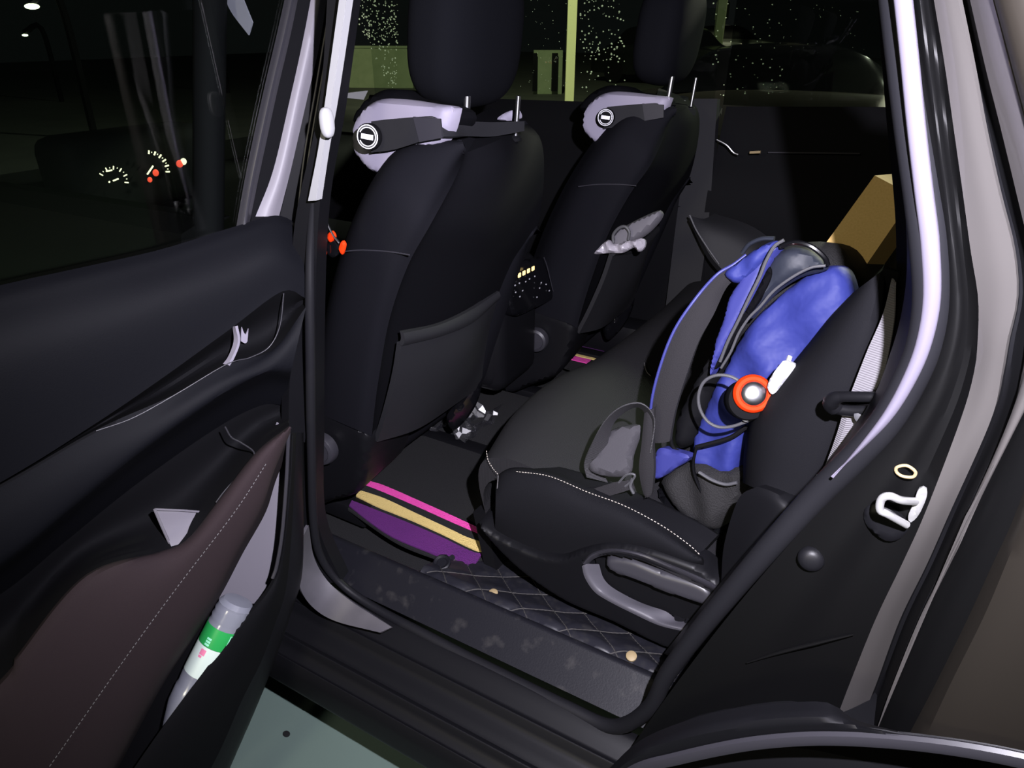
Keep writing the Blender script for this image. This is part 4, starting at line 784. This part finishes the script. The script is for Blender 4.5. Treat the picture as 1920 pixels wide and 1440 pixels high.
# ------------------------------------------------------------------ mats
def mat_stripes(name, corners, label, n=50):
    """corners: near-left, near-right, far-right, far-left in metres"""
    a, b, c, d = [np.array(q, float) for q in corners]
    e = empty(name, tuple((a+b)/2), label, 'floor mat', 'striped floor mats'); return e
def sheet(x0, x1, yf, zf, th=.006, nu=60, nv=10, wob=0, seed=0):
    rnd_ = random.Random(seed)
    rows = []
    for k in range(nv):
        t = k/(nv-1); rows.append([(x, yf(x, t)+(rnd_.uniform(-wob, wob) if k in (0, nv-1) else 0), zf(x, yf(x, t))) for x in np.linspace(x0, x1, nu)])
    A = np.array(rows); V = [p for r in A for p in r]+[p-np.array([0, 0, th]) for r in A for p in r]; F = []; q = nu*nv
    for i in range(nv-1):
        for j in range(nu-1): F += [(i*nu+j, i*nu+j+1, (i+1)*nu+j+1, (i+1)*nu+j), (q+i*nu+j, q+(i+1)*nu+j, q+(i+1)*nu+j+1, q+i*nu+j+1)]
    per = [j for j in range(nu)]+[i*nu+nu-1 for i in range(1, nv)]+[(nv-1)*nu+j for j in range(nu-2, -1, -1)]+[i*nu for i in range(nv-2, 0, -1)]
    for k in range(len(per)): F.append((per[k], q+per[k], q+per[(k+1) % len(per)], per[(k+1) % len(per)]))
    return V, F
sm = empty('floor_mat', (-.1, .4, .37), 'near striped carpet floor mat, magenta, yellow and purple bands on black', 'floor mat', 'striped floor mats')
# stripes bounded by photographed lines on the mat's plane z
ZM = .385
def mline(L): return [W((a, b, 'z', ZM)) for a, b in L]
bands = {
 'pink_stripe': ([(679, 900), (720, 912), (780, 938), (840, 965), (890, 988), (924, 1003)], [(679, 908), (720, 925), (780, 951), (840, 978), (872, 992), (920, 1012)], m_mag),
 'black_band': ([(676, 908), (720, 925), (780, 951), (840, 978), (872, 992), (920, 1012)], [(672, 920), (720, 938), (780, 966), (840, 993), (878, 1012), (914, 1022)], m_pile),
 'yellow_stripe': ([(672, 920), (720, 936), (780, 964), (840, 992), (878, 1010), (914, 1021)], [(668, 932), (710, 952), (770, 976), (830, 1003), (885, 1030), (906, 1036)], m_yel),
 'purple_stripe': ([(660, 940), (706, 958), (766, 982), (826, 1008), (882, 1035), (904, 1040)], [(655, 950), (700, 985), (740, 1010), (800, 1035), (850, 1055), (886, 1068)], m_pur)}
def band_geo(A, B, lift):
    return G_grid([[tuple(p) for p in mline(A)], [tuple(p) for p in mline(B)]], 90, 6, .004, shift=(0, 0, lift), away=(0, 0, -1))
for nme, (A, B, mm) in bands.items():
    obj(nme, band_geo(A, B, .0035 if nme != 'black_band' else .003), mm, sm)
obj('carpet', G_grid([[tuple(p) for p in mline([(690, 830), (800, 815), (900, 820), (960, 900)])], [tuple(p) for p in mline([(680, 900), (780, 940), (860, 975), (926, 1004)])], [tuple(p) for p in mline([(652, 952), (740, 1012), (820, 1045), (888, 1070)])]], 40, 20, .006, away=(0, 0, -1), shift=(0, 0, -.003)), m_pile, sm)
fm = empty('floor_mat', (-.1, 1.3, .37), 'far striped floor mat glimpsed beyond the centre console, by the far front seat', 'floor mat', 'striped floor mats')
def farband(A, B, mm, nm, z=.37): obj(nm, G_grid([[(a, b, 'z', z) for a, b in A], [(a, b, 'z', z) for a, b in B]], 30, 4, .004, away=(0, 0, -1)), mm, fm)
farband([(1045, 660), (1075, 667), (1108, 674)], [(1041, 665), (1070, 673), (1100, 680)], m_mag, 'pink_stripe')
farband([(1060, 646), (1090, 660), (1122, 668)], [(1051, 655), (1085, 667), (1116, 674)], m_yel, 'yellow_stripe')
farband([(1080, 636), (1110, 645), (1140, 650)], [(1063, 646), (1093, 659), (1125, 667)], m_pur, 'purple_stripe', .368)
farband([(1030, 672), (1060, 690), (1100, 700)], [(1080, 630), (1130, 640), (1200, 650)], m_pile, 'carpet', .362)
# quilted leatherette liner, raised against the sill
ql = empty('floor_liner', (.35, .3, .36), 'quilted black leatherette floor liner beside the door sill, tan studs', 'floor mat')
qrows = [(.142, .428), (.16, .431), (.19, .417), (.22, .400), (.26, .385), (.30, .376), (.34, .370), (.42, .366), (.52, .366), (.64, .368)]
def qz(y): return float(np.interp(y, [q[0] for q in qrows], [q[1] for q in qrows]))
def quilt(x0, x1, zf, y0, y1, nx=200, ny=80, s=.092, ax=0):
    V = []; F = []
    for i in range(ny):
        for j in range(nx):
            x = x0+(x1-x0)*j/(nx-1); y = y0+(y1-y0)*i/(ny-1)
            a = (x+y*1.1)/s; b = (x-y*1.1)/s*.9
            g = min(abs(a-round(a)), abs(b-round(b))); h = .0065*min(1, g/.22)**.5
            V.append(np.array([x, y, zf(x, y)+h]))
    for i in range(ny-1):
        for j in range(nx-1): F.append((i*nx+j, i*nx+j+1, (i+1)*nx+j+1, (i+1)*nx+j))
    n = nx*ny; V += [v-np.array([0, 0, .006]) for v in V]; F += [tuple(n+k for k in f[::-1]) for f in F]
    per = [j for j in range(nx)]+[i*nx+nx-1 for i in range(1, ny)]+[(ny-1)*nx+j for j in range(nx-2, -1, -1)]+[i*nx for i in range(ny-2, 0, -1)]
    F += [(per[k], n+per[k], n+per[(k+1) % len(per)], per[(k+1) % len(per)]) for k in range(len(per))]
    return V, F
obj('quilted_sheet', quilt(.05, .60, lambda x, y: qz(y)-.004, .143, .64), m_quilt, ql, 80)
def qthread(x0, x1, zf, y0, y1, s=.092):
    out = []
    for fam in (0, 1):
        rng = range(int((x0-1.1*y1)/s)-3, int((x1+1.1*y1)/s)+4)
        for k in rng:
            seg = []
            for y in np.linspace(y0, y1, 26):
                x = k*s-1.1*y if fam == 0 else k*s/.9+1.1*y
                if x0 < x < x1: seg.append(np.array([x, y, zf(x, y)+.0012]))
            if len(seg) > 3: out.append(G_tube(seg, .0013, 4, len(seg)))
    return out
obj('quilt_thread', qthread(.06, .59, lambda x, y: qz(y)-.003, .144, .30), m_thr, ql)
def stud(u, v, y, r=.0095): return G_lathe([(r, 0), (r, .003), (r*.7, .0045), (.001, .005)], P(u, v, 'y', y), (0, -.3, 1), 16)
for (u, v, y) in [(925, 1113, .170), (1184, 1231, .150)]: tag(obj('stud', stud(u, v, y), m_tan, ql), 'tan button stud')
obj('mat_fastener', [G_lathe([(.019, 0), (.019, .004), (.016, .006), (.011, .004), (.010, .002), (.001, .002)], P(829, 1056, 'z', .418), (0, -.35, 1), 32)], m_scuff, ql)
tl = obj('tunnel_liner', quilt(-.10, .22, lambda x, y: .415-1.2*(y-.83)**2, .66, 1.0, 90, 90), m_quilt, sharp=80)
tag(tl, 'quilted black liner draped over the centre floor tunnel', 'floor mat')
obj('quilt_thread', qthread(-.08, .16, lambda x, y: .419-1.2*(y-.83)**2, .67, .99), m_thr, tl)
# crumpled clear film under the near seat
def crumple(c, sx, sy, amp, seed, n=16, z=.0):
    r = random.Random(seed); ph = [r.uniform(0, 6) for _ in range(6)]
    V = []; F = []
    for i in range(n):
        for j in range(n):
            a = (j/(n-1)-.5)*sx; b = (i/(n-1)-.5)*sy
            V.append(np.array(c)+np.array([a+.006*r.uniform(-1, 1), b+.006*r.uniform(-1, 1), amp*(.5+.3*math.sin(a*60+ph[0])+.3*math.sin(b*70+ph[1])+.4*r.random())]))
    for i in range(n-1):
        for j in range(n-1): F.append((i*n+j, i*n+j+1, (i+1)*n+j+1, (i+1)*n+j))
    return V, F
fl_ = obj('plastic_film', crumple(P(862, 800, 'z', .39), .20, .14, .05, 3), m_film2, sharp=10)
tag(fl_, 'crumpled clear plastic film on the floor under the near front seat', 'plastic film')

# far seat pocket contents
rl = empty('paper_roll', tuple(P(1150, 455, 'y', 1.03)), "grey roll poking out of the far seat's rear pocket", 'roll')
obj('roll', G_puff([(1150, 440, 'y', 1.0), (1180, 415, 'y', 1.0), (1222, 392, 'y', 1.0), (1234, 392, 'y', 1.0), (1230, 408, 'y', 1.0), (1212, 432, 'y', 1.0), (1190, 450, 'y', 1.0), (1158, 470, 'y', 1.0)], (0, -1, .4), .02, .012, .008), m_roll, rl)
obj('ring_handle', G_tube([(1150, 455, 'y', .98), (1150, 440, 'y', .98), (1160, 428, 'y', .98), (1172, 425, 'y', .98), (1180, 435, 'y', .98), (1178, 450, 'y', .98)], .004, 8, 40), m_pipe, rl)
pb = obj('plastic_bag', [G_puff([(1114, 476, 'y', .96), (1122, 464, 'y', .96), (1137, 449, 'y', .96), (1150, 458, 'y', .96), (1180, 450, 'y', .96), (1203, 447, 'y', .96), (1206, 462, 'y', .96), (1196, 472, 'y', .96), (1185, 464, 'y', .96), (1165, 474, 'y', .96), (1145, 474, 'y', .96)], (0, -1, .3), .01, .008, .005, hf=lambda a, b, d: .006*math.sin(a*160+b*90))], M('thin_white_plastic', (.33, .31, .35), .35), sharp=30)
tag(pb, "crumpled white plastic bag stuffed in the far seat's rear pocket", 'plastic bag')
# charm between the pillar and the near seat
ch = empty('hanging_charm', tuple(P(622, 480, 'y', .10)), 'small orange charm hanging on a silver cord beside the white pillar trim', 'charm')
obj('cord', G_tube(yy([(600, 384), (612, 415), (624, 440), (636, 456)], .10), .0016, 6, 24), m_chrome, ch)
obj('charm', [G_puff(yy([(612, 440), (620, 434), (626, 445), (618, 455), (612, 450)], .10), (0, -1, 0), .003, .003, .003), G_puff(yy([(634, 460), (640, 452), (645, 460), (640, 478), (634, 472)], .10), (0, -1, 0), .003, .003, .003), G_tube(yy([(610, 462), (611, 476), (607, 480)], .1), .0015, 6, 8)], m_or, ch)
obj('dark_tag', G_puff(yy([(612, 456), (628, 450), (634, 470), (622, 484), (610, 474)], .105), (0, -1, 0), .004, .003, .004), m_gloss, ch)

# ------------------------------------------------------------------ outside, across the car park
def fz(u, v, z=0.0): return P(u, v, 'z', z)
lw = empty('low_wall', tuple(fz(700, 165)), 'pale green low wall seen through the rainy far window, left of the near headrest', 'wall')
a = fz(655, 165); b = fz(775, 166)
def slab(a, b, h, t=.3):
    d = nrm(b-a); n_ = np.array([-d[1], d[0], 0])*t; 
    if n_[1] < 0: n_ = -n_
    return [a, b, b+n_, a+n_], h
def upright(a, b, h, t=.3):
    q, _ = slab(a, b, h, t); return G_prism([tuple(p) for p in q], (0, 0, h))
obj('wall_face', upright(a, b, .93), m_wallg, lw); obj('wall_cap', upright(a+np.array([0, -.03, .93]), b+np.array([0, -.03, .93]), .05, .36), m_wallg, lw)
gc = empty('barrier_cabinet', tuple(fz(1030, 178)), 'pale yellowish cabinet with dark slots right of the near headrest, outside', 'cabinet')
a = fz(1000, 177); b = fz(1053, 177)
obj('cabinet_body', upright(a, b, .93, .35), m_wallg, gc)
objs('slot', [upright(fz(x0, 178)+np.array([0, -.02, .08]), fz(x1, 178)+np.array([0, -.02, .08]), .80, .02) for x0, x1 in ((999, 1007), (1034, 1045))], m_blk, gc)
po = obj('post', upright(fz(1058, 232), fz(1074, 232), 3.0, .12), m_post); tag(po, 'tall yellow-green square post outside the far window', 'post')
po2 = obj('post', [upright(fz(1331, 145), fz(1347, 145), 2.6, .15), upright(fz(1329, 140)+np.array([0, 0, 1.6]), fz(1352, 140)+np.array([0, 0, 1.6]), .5, .1)], m_wallg); tag(po2, 'pale post just right of the far headrest, outside', 'post')
wbx = obj('bollard', upright(fz(645, 160), fz(661, 160), .16, .15), m_white); tag(wbx, 'small pale block on the ground left of the pale green wall', 'block')
asph = obj('car_park_surface', G_box((-5, 22, .004), (60, 38, .008), 0), m_asph); tag(asph, kind='structure')

def build_car(name, pos, ang, label, paint, scale=1, group=None):
    e = empty(name, tuple(pos), label, 'car', group); c, s = math.cos(ang), math.sin(ang)
    Mx = np.array([[c, -s, 0], [s, c, 0], [0, 0, 1]])
    def tr(V): return [np.array(pos)+Mx @ (np.array(v)*scale) for v in V]
    secs = [(-2.2, .78, .35, .62), (-2.1, .84, .3, .82), (-1.5, .88, .28, .92), (-.9, .9, .28, .97), (0, .9, .28, .98), (1.0, .9, .28, .95), (1.6, .88, .28, .88), (2.1, .82, .32, .74), (2.25, .72, .38, .6)]
    rows = [[(x, -w, z0), (x, -w*1.0, (z0+z1)/2), (x, -w*.96, z1-.04), (x, -w*.85, z1), (x, 0, z1+.03), (x, w*.85, z1), (x, w*.96, z1-.04), (x, w, (z0+z1)/2), (x, w, z0)] for x, w, z0, z1 in secs]
    V, F = G_grid(rows, 40, 40, .03, away=(0, 0, -1)); obj('body', (tr(V), F), paint, e)
    cs = [(-1.7, .72, .93, .95), (-1.1, .66, .95, 1.38), (-.2, .64, .95, 1.45), (.5, .66, .95, 1.38), (1.15, .72, .92, .94)]
    rows = [[(x, -w*1.15, z0), (x, -w, z1-.05*(z1 > 1)), (x, -w*.8, z1), (x, 0, z1+.01), (x, w*.8, z1), (x, w, z1-.05*(z1 > 1)), (x, w*1.15, z0)] for x, w, z0, z1 in cs]
    V, F = G_grid(rows, 30, 24, .02, away=(0, 0, -1)); cab = obj('cabin', (tr(V), F), m_gloss, e)
    V, F = G_grid([[(x, y*w, z1+.012) for y in (-.82, -.4, 0, .4, .82)] for x, w, z1 in ((-1.08, .66, 1.38), (-.2, .64, 1.45), (.45, .66, 1.385))], 12, 12, .01, away=(0, 0, -1)); obj('roof', (tr(V), F), paint, e)
    for sx in (-1.35, 1.35):
        for sy in (-.8, .8):
            V, F = G_lathe([(.15, -.1), (.31, -.1), (.32, 0), (.31, .1), (.15, .1)], (sx, sy, .32), (0, 1, 0), 24); obj('wheel', (tr(V), F), m_blk, e)
    for sy in (-.6, .6):
        V, F = G_ellip((2.2, sy, .62), (.06, .14, .06), n=8); obj('headlight', (tr(V), F), m_dot, e)
    return e
build_car('parked_car', fz(1362, 122), math.radians(10), 'small pale parked car far off, right of the far headrest', m_carw)
p_ = fz(1130, 185); build_car('parked_car', np.array([p_[0]-.1, p_[1]+5.0, 0]), math.radians(-12), 'dark parked car outside between the yellow-green post and the far headrest', m_card_)
p_ = P(1400, 185, 'y', 7.8); build_car('parked_car', np.array([p_[0]+.55, 7.9, 0]), math.radians(14), 'dark shiny bonnet of a parked car just outside the far window', m_paintm, .86)
# added lamps standing in for light reflections in the door window
def lamp(u, v, d, r, label, mt=m_lamp, h=None):
    c = P(u, v, 'd', d); e = empty('reflection_lamp', (c[0], c[1], 0), label, 'stand-in lamp', 'added reflection lamps')
    obj('lamp_head', G_ellip(c, (r*1.8, r, r*.5), n=8), mt, e)
    obj('lamp_pole', G_tube([(c[0]+.3, c[1]+.2, 0), (c[0]+.3, c[1]+.2, c[2]+.1), (c[0], c[1], c[2]+.05)], .05, 8), m_blk, e)
lamp(60, 12, 9, .07, 'added pale lamp standing in for a light reflection at the door window top left')
lamp(47, 66, 14, .045, 'small added lamp standing in for a reflected glint below the top left lamp', m_lamp)
lamp(383, 92, 16, .03, 'tiny added lamp for a reflected spot near the top middle of the door window', m_lamp)

hs = obj('hanging_strap', G_strip([(412, -30, 'y', .06), (432, 20, 'y', .06), (466, 66, 'y', .06)], [(440, -40, 'y', .06), (462, 15, 'y', .06), (473, 42, 'y', .06)], .002), m_lil)
tag(hs, 'pale grey strap end hanging at the top of the door window, in the driver area', 'strap')
